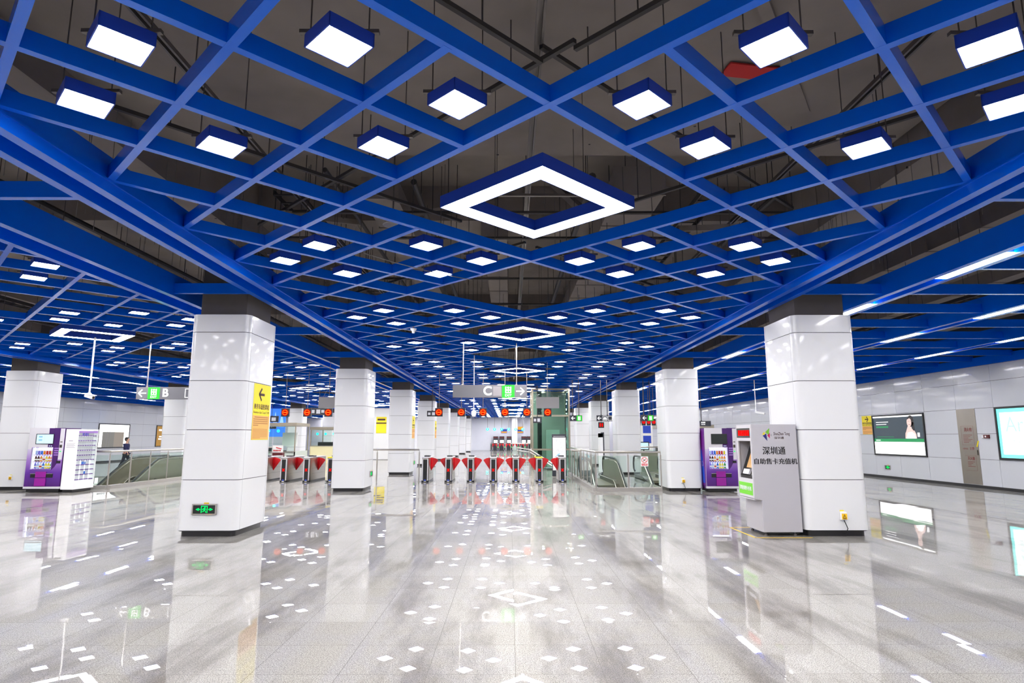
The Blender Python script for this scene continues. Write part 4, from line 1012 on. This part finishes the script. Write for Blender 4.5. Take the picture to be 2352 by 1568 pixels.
# ------------------------------------------------------------------ escalators and railings
def escalator(x0, x1, yk, ytop, label, glassy_left=False, drop=4.2):
    """top landing at the far end, steps go down towards the camera"""
    r = thing('escalator', label, 'escalator', (x0, yk, 0))
    W = x1-x0; S = math.tan(math.radians(28)); T = ytop-yk
    def hand(y): # handrail height
        return 1.0 if y > 0 else 1.0+S*y
    for n, x in enumerate((0, W)):
        ys = [T]+[T*.5, .6, .25, 0, -.3, -1, -2.2, -drop]
        top = [(y, hand(y)-(.02 if 0 else 0)-.06*max(0, 1-abs(y)/.6)) for y in ys]
        low = [(-drop, hand(-drop)-.85), (-1.2, hand(-1.2)-.8), (-.2,.1), (0.2,.02), (T,.02)]
        P = [(T+.1,.5)]+[(T+.02,.85)]+[(y, z-.05) for y, z in top[1:]]+low
        MB().prism(P, 'yz', x-.02, x+.02).build('balustrade', M['glassc'] if (glassy_left and n == 0) else M['steel2'], r)
        path = [(x,T-.1,.3),(x,T+.12,.42),(x,T+.16,.65),(x,T+.06,.92),(x,T-.15,1.0)]+[(x,y,z) for y,z in top[1:]]
        MB().tube(path, .042, 8).build('handrail', M['rubber'], r, True)
        tr = MB(); tr.tube([(x+(.03 if n == 0 else -.03),y,z-.1) for y,z in top[1:]], .014, 6); tr.tube([(x+(.03 if n else -.03),y,z-.1) for y,z in top[1:]], .02, 6); tr.build('rail_trim', M['steel'], r, True)
        sk = [(T,.0),(T,.16),(.1,.16),(-.3,.06),(-drop,hand(-drop)-.75),(-drop,hand(-drop)-1.3),(-.2,-.6)]
        i = .06 if n == 0 else -.06
        MB().prism(sk, 'yz', min(x,x+i*3), max(x,x+i*3)).build('skirt', M['dsteel'], r)
        e = MB(); e.tube([(x+i*3,T,.165),(x+i*3,.1,.165),(x+i*3,-.3,.065),(x+i*3,-drop,hand(-drop)-.745)], .014, 6); e.build('deck_trim', M['steel'], r)
    st = MB(); ye = MB(); y = -.3; z = -.06
    while y > -drop+.4:
        st.box(.18, W-.18, y-.4, y, z-.25, z); ye.box(.18, W-.18, y-.4, y-.37, z-.001, z+.002); y -= .4; z -= .4*S
    st.build('steps', M['tread'], r); ye.build('step_edges', M['treadyel'], r)
    MB().box(.18, W-.18, -.3, T, -.1, .004).build('landing_plate', M['steel2'], r)
escalator(3.2, 4.3, 25.0, 28.8, 'escalator going down behind the right glass railing', True)
escalator(5.85, 7.0, 27.6, 29.5, 'escalator between the second and third right columns', True)
escalator(-16.6, -15.35, 27.6, 30.8, 'escalator going down behind the left glass railing')
escalator(-21.9, -20.5, 27.0, 30.3, 'escalator at far left beyond the vending machines')
def railing(path, label, posts, zc=.12, zr=1.34, panes=True, extra=None, curb=True, split=1.0):
    r = thing('glass_railing' if panes else 'handrail_barrier', label, 'railing', (0,0,0))
    z0 = zc if curb else 0
    if curb:
        c = MB()
        for p, q in zip(path, path[1:]): c.bar((p[0],p[1],0), (q[0],q[1],0), .22, zc)
        c.build('granite_curb', M['granite'], r)
    pts = [(p[0],p[1],zr) for p in path]
    MB().tube(pts, .036, 12).build('top_rail', M['steel'], r, True)
    for p, q in zip(path, path[1:]):
        p, q = Vector(p), Vector(q); L = (q-p).length; n = max(1, round(L/split)); d = (q-p)/n
        for k in range(n+1):
            if k == 0 and p != Vector(path[0]): continue
            a = p+d*k
            g = MB(); g.tube([(a.x,a.y,z0),(a.x,a.y,zr-.1)], .026, 8); g.tube([(a.x,a.y,zr-.1),(a.x,a.y,zr)], .012, 6); g.build('post', M['steel'], r, True)
        if panes:
            for k in range(n):
                a, b = p+d*(k+.05), p+d*(k+.95)
                MB().bar((a.x,a.y,z0+.03),(b.x,b.y,z0+.03),.012,zr-z0-.16).build('glass_pane', M['glassg'], r)
    return r
rr_ = railing([(3.02,31.6),(3.02,22.05),(5.3,22.05)], 'glass railing with steel posts and granite curb around the right escalator', None, split=1.14)
r = thing('no_climbing_sign', 'white sign with red prohibition circle on the right glass railing', 'sign', (4.72,22.0,1.02)); f = FR((0,0,0), (1,0,0))
a = MB(); f.box(a,-.13,.13,-.17,.17,0,.006); a.build('plate', M['paperw'], r); a = MB(); f.ring(a,(0,.05),.085,.105,24,.006,.008); f.line(a,(-.065,.115),(.065,-.015),.016,.008,.0085); f.box(a,-.1,.1,-.145,-.075,.006,.008); a.build('red_print', M['red'], r)
a = MB(); f.line(a,(-.04,.0),(.03,.07),.02,.0065,.0075); f.disc(a,(.04,.085),.016,10,.0065,.0075); f.line(a,(-.02,.03),(-.05,.06),.014,.0065,.0075); a.build('climbing_figure', M['black'], r)
text(f, '禁止攀爬', 0, -.11, .05, M['white'], r, .009, .16)
railing([(-14.62,33.5),(-14.62,23.1),(-17.0,23.1)], 'glass railing with granite curb in front of the left escalators', None, split=1.3)
railing([(-18.6,36.0),(-14.7,35.0),(-13.2,35.0)], 'far steel handrail behind the left escalators', None, split=1.9, curb=False, zr=1.3)
railing([(-7.3,26.6),(-5.5,26.2),(-3.75,26.2)], 'steel handrail barrier between the third left column and the gates', None, split=1.85, curb=False, panes=False)
railing([(3.02,26.4),(2.62,26.4)], 'short steel barrier beside the rightmost ticket gate', None, split=.6, curb=False, panes=False, zr=1.3)
railing([(0.1,52),(3.0,52),(3.0,60)], 'distant glass railing in front of the lift', None, split=1.5)
railing([(8.2,33.5),(5.6,33.5)], 'steel and glass railing between the second and third right columns', None, split=1.2, curb=False)
# sloping hand rails of the stair beyond the gates
mb = MB().tube([(.45,36,1.25),(1.1,34.2,1.2),(2.15,31,.55)], .03, 8); mb.tube([(.45,36.2,1.1),(1.12,34.4,1.05),(2.2,31.2,.4)], .03, 8)
for p in ((.5,35.9,1.22),(1.1,34.2,1.2),(1.7,32.5,.85)): mb.tube([p,(p[0],p[1],0)], .024, 8)
tag(mb.build('stair_handrail', M['steel'], smooth=True), 'sloping steel stair handrail between the map board and the gates', 'handrail')

# ------------------------------------------------------------------ lift shaft and map board
def lift():
    x0, x1, y0, y1, H = 1.35, 3.5, 36.5, 39.0, 4.7
    r = thing('lift_shaft', 'green glass lift shaft on the right beyond the gates', 'lift', (0,0,0))
    for x in (x0,x1):
        for y in (y0,y1): MB().box(x-.05,x+.05,y-.05,y+.05,0,H).build('frame_post', M['steel2'], r)
    for z in (1.1,3.05,H-.1):
        a = MB()
        for y in (y0,y1): a.box(x0,x1,y-.04,y+.04,z,z+.1)
        for x in (x0,x1): a.box(x-.04,x+.04,y0,y1,z,z+.1)
        a.build('frame_beam', M['steel2'], r)
    for z0, z1 in ((.05,1.1),(1.2,3.05),(3.15,H-.1)):
        for b_ in ((x0+.05,x1-.05,y0-.01,y0+.01),(x0+.05,x1-.05,y1-.01,y1+.01),(x0-.01,x0+.01,y0+.05,y1-.05),(x1-.01,x1+.01,y0+.05,y1-.05)):
            MB().box(*b_,z0,z1).build('glass_pane', M['glassd'], r)
    MB().box(x0+.1,x1-.1,y1-.5,y1-.15,.05,H-.15).build('rear_panel', mat('lift_back', (150,156,150), .4), r)
    MB().box(x0+.9,x1-.5,y0+.9,y1-.55,.1,2.3).build('lift_car', mat('lift_car_green',(190,206,196),.3), r)
    MB().tube([(x0+.95,y0+.4,3.2),(x0+.95,y0+.4,H-.15)], .16, 16).build('round_pipe', M['boardgrey'], r, True)
    MB().box(x0+.3,x0+.55,y0+.2,y0+.5,.05,H-.15).build('guide_post', M['black'], r)
lift()
r = thing('map_board', 'upright station map board behind the rightmost ticket gate', 'map board', (2.38,30,0)); f = FR((0,0,0), (1,0,0))
MB().box(-.34,.34,0,.14,.02,2.0).build('frame', M['signdark'], r, bevel=.01)
a = MB(); f.box(a,-.31,.31,.3,1.84,0,.006); ms = a.build('map_sheet', M['paperw'], r)
a = MB(); f.poly(a,[(-.22,.92),(-.05,1.08),(.05,1.1),(-.02,.98),(-.1,.9)],.006,.008); f.box(a,.08,.24,.8,.88,.006,.008); a.build('map_water', M['mapblue'], ms)
a = MB(); random.seed(5)
for k in range(14):
    u, v = random.uniform(-.26,.2), random.uniform(1.05,1.65); f.line(a,(u,v),(u+random.uniform(-.1,.12),v+random.uniform(.03,.16)),.01,.006,.008)
for k in range(9): f.box(a,-.27+.06*k,-.245+.06*k,.72+.04*(k%2),.745+.04*(k%2),.006,.008)
a.build('map_lines', M['maproad'], ms); MB().box(-.36,.36,-.05,.19,0,.02).build('base', M['steel'], r)
a = MB(); f.box(a,-.28,.28,1.89,1.91,0,.006); a.build('title_line', M['lgrey'], r)
r = thing('totem_sign', 'slim white totem sign seen edge-on beside the third right column', 'sign', (4.62,31.2,0)); MB().box(-.1,.04,0,.7,.15,2.05).build('panel', M['white'], r); MB().box(.04,.1,0,.7,.05,2.1).build('frame', M['signdark'], r); MB().box(-.1,.04,0,.7,2.05-.2,2.05).build('header', M['boardgrey'], r); MB().box(-.12,.12,-.05,.75,0,.05).build('base', M['black'], r)

# ------------------------------------------------------------------ cameras
def cctv(loc, H, label, wallside=0):
    r = thing('security_camera', label, 'security camera', loc)
    if H: MB().tube([(0,0,.1),(0,0,H)], .022, 8).build('drop_pole', M['white'], r)
    else: MB().bar((0,0,.08),(wallside*.25,0,.08),.05,.05).build('bracket', M['white'], r)
    MB().lathe([(.05,0),(.06,.02),(.06,.1),(.03,.13)], 12).build('mount', M['white'], r, True)
    MB().bar((-.06,-.06,.0),(.3,-.26,-.08),.1,.1).build('camera_body', M['white'], r, bevel=.02)
    MB().bar((-.08,-.05,.1),(.34,-.28,.02),.13,.012).build('sun_shield', M['white'], r)
    MB().tube([(.29,-.255,-.03),(.315,-.27,-.037)], .035, 12).build('lens', M['black'], r)
cctv((-12.17,18,3.0), 1.75, 'white security camera on a long ceiling pole left of the exit B sign')
cctv((11.9,30,3.0), 1.6, 'white security camera on a ceiling pole above the right vending machine')
cctv((XL+.3,35.0,2.0), 0, 'white security camera on the far left wall', -1)
r = thing('hanging_dome_camera', 'white dome security camera hanging behind the exit C sign', 'security camera', (-1.26,22,2.56)); MB().lathe([(.02,0),(.06,.02),(.08,.07),(.09,.13),(.085,.2),(.03,.24)], 16).build('dome', M['white'], r, True); MB().tube([(0,0,.23),(0,0,ZL-2.56)], .016, 8).build('drop_pole', M['white'], r)

# ------------------------------------------------------------------ things beyond the left gates
def booth(x0,x1,y0,y1,H,label,base='pitwall',bh=1.0):
    r = thing('glass_booth', label, 'booth', (x0,y0,0)); W, D = x1-x0, y1-y0
    a = MB().box(0,W,0,.05,0,bh); a.box(0,.05,0,D,0,bh); a.box(W-.05,W,0,D,0,bh); a.build('counter_wall', M[base], r)
    for x in (0,W-.06): 
        for y in (0,D-.06): MB().box(x,x+.06,y,y+.06,0,H).build('corner_post', M['steel2'], r)
    n = max(1, int(W/1.1))
    for k in range(n): MB().box(.06+k*(W-.06)/n,(k+1)*(W-.06)/n-.02,0.01,.022,bh,H-.2).build('glass_pane', M['glassg'], r)
    MB().box(-.05,W+.05,-.05,D+.05,H-.2,H).build('roof', M['steel2'], r)
    MB().box(-.02,W+.02,-.08,.06,bh-.05,bh).build('counter_top', M['steel'], r)
    MB().box(W*.55,W-.3,D*.5,D*.5+.05,bh+.3,H-.6).build('back_board', M['paperw'], r)
    a = MB()
    for k in range(3): FR((0,.03,0),(1,0,0)).disc(a, (.5+.6*k,H-.5), .09, 12, 0, .02)
    a.build('service_light', M['ledcyan'], r)
    MB().box(.2,W*.45,D*.4,D*.4+.4,0,bh+.25).build('equipment', M['signdark'], r)
    return r
booth(-16.1,-13.3,39,41.5,2.75,'glass service booth behind the left ticket gates')
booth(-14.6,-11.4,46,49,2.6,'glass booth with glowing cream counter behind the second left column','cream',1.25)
booth(9.0,12.4,38,41,2.6,'glass service booth behind the right vending machine')
tag(MB().box(-13.45,-12.85,35.6,36.0,0,1.0).build('display_stand', M['dred'], bevel=.02), 'dark red display stand behind the left ticket gates', 'stand')
r = thing('stand_sign', 'white and red notice standing on the dark red display stand', 'sign', (-13.15,35.7,1.0)); MB().box(-.3,.3,0,.03,0,.4).build('board', M['paperw'], r); a = MB(); f = FR((0,-.001,0),(1,0,0)); f.line(a,(-.1,.28),(.22,.2),.05); 
for k in range(4): f.box(a,-.24+.11*k,-.16+.11*k,.07,.15)
a.build('red_print', M['red'], r)
r = thing('picture_screen', 'blue wall picture of glowing fountains behind the left ticket gates', 'screen', (-23.4,58,1.9)); f = FR((0,0,0),(1,0,0)); MB().box(0,2.6,0,.1,0,2.6).build('panel', M['blueglow'], r)
a = MB()
for k in range(4): f.poly(a,[(.2+.6*k,.9),(.45+.6*k,2.3),(.7+.6*k,.9)],0.001,.004)
a.build('fountain_jets', M['lblue'], r)
for lab, x, y, z, wd, h, txt in (('lit hanging sign with white symbols in front of the blue wall picture', -21.6, 52, 2.55, 2.2, .5, 'arrow'), ('small dark hanging sign left of the column behind the left gates', -19.6, 50, 3.05, 1.1, .5, ''), ('lit white hanging sign near the second left column', -10.9, 34, 3.05, 1.0, .4, ''), ('second lit hanging sign right behind the second left column', -10.6, 38, 2.9, 1.3, .45, ''), ('lower lit hanging sign behind the second left column', -10.9, 40, 2.62, 1.7, .3, ''),
    ('tiny lit hanging sign left of the third left column', -7.1, 40, 2.95, .9, .35, ''), ('tiny lit hanging sign between the third and fourth left columns', -4.5, 34, 2.98, .55, .3, ''), ('lit hanging sign inside the lift lobby', 1.25, 33, 2.6, .45, .32, '')):
    r, f, W, H = hanging_sign(lab, x, x+wd, y, z, z+h, M['signdark'], (0,), 4.6)
    a = MB(); n = max(2, int(wd/h*1.3)); cw = wd*.8/n
    for q in range(n):
        u = -wd*.4+cw*q
        if txt == 'arrow' and q == n-1: g_arrow(f, a, u+cw*.5, 0, h*.6, True, .001, .004, .16); continue
        f.box(a, u, u+cw*(.62+.16*(q%2)), -h*(.18+.06*((q+1)%3)), h*(.2+.05*(q%2)), .001, .004)
    a.build('white_marks', M['dimwhite'], r)
r = thing('notice_sign', 'bright yellow notice panel on a column seen right of the second left column', 'poster', (-11.2,52.55,2.2)); f = FR((0,0,0),(1,0,0)); a = MB(); f.box(a,0,.85,0,1.35,0,.02); a.build('sheet', M['yellow'], r); a = MB(); f.box(a,0,.85,.78,.88,.02,.022); f.box(a,.1,.75,1.05,1.2,.02,.022); a.build('print', M['ink'], r)
tag(MB().box(-11.5,-9.9,52.58,53.6,0,4.3).build('white_pier', M['panel'], bevel=.05), 'white pier with a yellow notice seen right of the second left column', 'pier')
# hall beyond the right railing
r = thing('monitor_desk', 'service desk with lit monitor between the second and third right columns', 'desk', (7.3,35,0)); MB().box(-.6,1.1,0,.6,0,1.0).build('counter', M['steel2'], r); MB().box(-.05,.55,.2,.25,1.15,1.6).build('monitor', M['black'], r); MB().box(0,.5,.19,.2,1.2,1.55).build('screen', M['screenw'], r); MB().tube([(.25,.25,1),(.25,.25,1.2)],.03,8).build('stand', M['black'], r)
r = thing('display_board', 'white display board with blue frames behind the service desk', 'board', (8.0,38,0)); MB().box(0,.7,0,.1,.1,2.7).build('panel', M['paperw'], r); a = MB(); f = FR((0,-.001,0),(1,0,0)); f.box(a,.12,.6,1.5,1.95); f.box(a,.12,.6,2.1,2.55); a.build('blue_frame', M['signblue'], r); MB().box(-.05,.75,-.1,.2,0,.1).build('base', M['black'], r)
for n in range(4):
    r = thing('hanging_lane_light', 'red lane light in the row left of the second right column, %s from left' % ordw(n+1), 'sign', (7.15+.28*n,34.5,2.5)); MB().box(-.11,.11,0,.08,0,.36).build('sign_box', M['board'], r); a = MB(); f=FR((0,-.001,.18),(1,0,0)); f.ring(a,(0,0),.05,.09,16); f.box(a,-.08,.08,-.02,.02); a.build('symbol', M['ledred'], r); MB().tube([(0,.04,.36),(0,.04,2.1)],.012,6).build('pole', M['strut'], r)
r = thing('hanging_sign', 'small red lit sign behind the third right column', 'sign', (4.75,33.3,2.35)); sb = MB().box(0,.3,0,.08,0,.3).build('sign_box', M['board'], r); a = MB(); FR((.15,-.001,.15),(1,0,0)).box(a,-.09,-.03,-.09,.09); FR((.15,-.001,.15),(1,0,0)).box(a,.02,.09,-.09,.09); a.build('red_marks', M['ledred'], sb); MB().tube([(.15,.04,.3),(.15,.04,2.3)],.012,6).build('pole', M['strut'], r)

# ------------------------------------------------------------------ far end
for n, x in enumerate((-2.0,-1.1,-.05,2.1,2.9,4.0)):
    r = thing('ticket_machine', 'distant ticket machine against the far wall, %s from the left' % ordw(n+1), 'ticket machine', (x,91.2,0)); MB().box(-.35,.35,0,.75,0,2.0).build('cabinet', M['signdark'], r); MB().box(-.28,.28,-.01,0,1.05,1.45).build('screen', M['boxw'], r); MB().box(-.35,.35,-.012,0,1.75,1.9).build('header', M['dred'], r)
for n in range(6):
    r = thing('hanging_lane_light', 'green arrow lane light over the far gates, %s from left' % ordw(n+1), 'sign', (-3.05+.98*n,87,2.75)); f = FR((0,0,.2),(1,0,0)); a = MB(); f.disc(a,(0,0),.2,16,0,.05); a.build('disc', M['ledcyan'], r); a = MB(); f.line(a,(0,-.1),(0,.05),.06,.05,.055); f.poly(a,[(-.1,.02),(.1,.02),(0,.13)],.05,.055); a.build('arrow', M['signw'], r); MB().tube([(0,-.02,.38),(0,-.02,2)],.02,6).build('pole', M['strut'], r)
for n, x in enumerate((-.8,1.6,3.6)):
    r = thing('wall_screen', 'coloured screen high on the far wall, %s from left' % ordw(n+1), 'screen', (x,91.9,2.45)); MB().box(-.45,.45,0,.1,0,.6).build('panel', M['signblue'], r); a = MB(); f = FR((0,-.001,0),(1,0,0)); f.box(a,-.4,.4,.05,.25); a.build('picture', M['orangesign'], r)
tag(MB().box(.35,1.15,90.3,91.0,0,4.6).build('white_pier', M['panel']), 'white pier in the middle of the far wall between ticket machines', 'pier')
tag(MB().box(1.25,2.0,91.85,91.99,2.95,3.4).build('orange_sign', M['orangesign']), 'small orange sign high on the far wall', 'sign')

# ------------------------------------------------------------------ person
def person():
    r = thing('person', 'person in a dark navy shirt walking right behind the far handrail', 'person', (-21.9,36.0,0), 0)
    def skin(name, pts, edges, m, sub=1):
        me = bpy.data.meshes.new(name); me.from_pydata([p[:3] for p in pts], edges, []); me.materials.append(m)
        o = bpy.data.objects.new(name, me); COL.objects.link(o); o.parent = r
        md = o.modifiers.new('s', 'SKIN'); md.use_smooth_shade = True
        for v, p in zip(me.skin_vertices[0].data, pts): v.radius = (p[3], p[3] if len(p) < 5 else p[4])
        me.skin_vertices[0].data[0].use_root = True
        s = o.modifiers.new('d', 'SUBSURF'); s.levels = sub; s.render_levels = sub; return o
    # faces +x, x forward
    P = [(0,0,.98,.13,.16),(0,0,1.2,.12,.16),(0,0,1.42,.12,.19),(0,0,1.54,.055),(.02,0,1.62,.065,.07),(.03,0,1.72,.1,.085),(.02,0,1.82,.07),
         (0,.19,1.45,.06),(-.06,.23,1.18,.045),(.04,.24,.95,.033),(.06,.24,.88,.03),
         (0,-.19,1.45,.06),(.08,-.23,1.19,.045),(.2,-.22,1.0,.033),(.24,-.21,.94,.03),
         (0,.09,.9,.09),(.16,.09,.5,.06),(.12,.09,.1,.045),(.24,.09,.04,.035),
         (0,-.09,.9,.09),(-.1,-.09,.5,.06),(-.3,-.09,.14,.045),(-.2,-.09,.04,.035)]
    E_ = [(0,1),(1,2),(2,3),(3,4),(4,5),(5,6),(2,7),(7,8),(8,9),(9,10),(2,11),(11,12),(12,13),(13,14),(0,15),(15,16),(16,17),(17,18),(0,19),(19,20),(20,21),(21,22)]
    skin('body', P, E_, M['skin'])
    for b in ((.06,.24,.88),(.24,-.21,.94)):
        for k in range(5):
            d = Vector((.02*(k-2) if k < 4 else .05, 0, -.075+.01*abs(k-1.5) if k < 4 else -.03)); s_ = Vector(b)+Vector((.012*(k-1.5) if k < 4 else .02,0,-.02))
            skin('finger', [(*s_, .009),(*(s_+d*.6), .008),(*(s_+d*1.0+Vector((.008,0,0))), .007)], [(0,1),(1,2)], M['skin'])
    skin('shirt', [(0,0,.84,.16,.19),(0,0,1.2,.14,.18),(0,0,1.42,.135,.205),(0,0,1.5,.09),(0,.2,1.45,.075),(-.06,.235,1.2,.06),(.02,.24,1.0,.05),(0,-.2,1.45,.075),(.08,-.235,1.21,.06),(.17,-.225,1.05,.05)], [(0,1),(1,2),(2,3),(2,4),(4,5),(5,6),(2,7),(7,8),(8,9)], M['shirt'])
    skin('trousers', [(0,0,.98,.15,.175),(0,.09,.88,.11),(.16,.09,.5,.08),(.12,.09,.12,.07),(0,-.09,.88,.11),(-.1,-.09,.5,.08),(-.29,-.09,.17,.07)], [(0,1),(1,2),(2,3),(0,4),(4,5),(5,6)], M['trousers'])
    for x, y in ((.17,.09),(-.26,-.09)): MB().obox((x+.02,y,.04), .27, .1, .08, 0).build('shoe', M['black'], r, bevel=.03)
    h = MB(); 
    h.lathe([(.07,-.06),(.1,.0),(.108,.06),(.1,.11),(.07,.15),(.01,.165)], 14, (-.025,0,1.7)); h.build('hair', M['hair'], r, True)
    MB().tube([(.125,0,1.72),(.145,0,1.69)], .014, 6).build('nose', M['skin'], r)
    for s in (-1,1): MB().tube([(.12,s*.035,1.735),(.127,s*.035,1.735)], .011, 6).build('eye', M['black'], r); MB().tube([(.02,s*.088,1.70),(.02,s*.1,1.73)], .018, 6).build('ear', M['skin'], r)
    MB().box(.115,.126,-.025,.025,1.645,1.653).build('mouth', M['redink'], r)
person()
flush_texts()
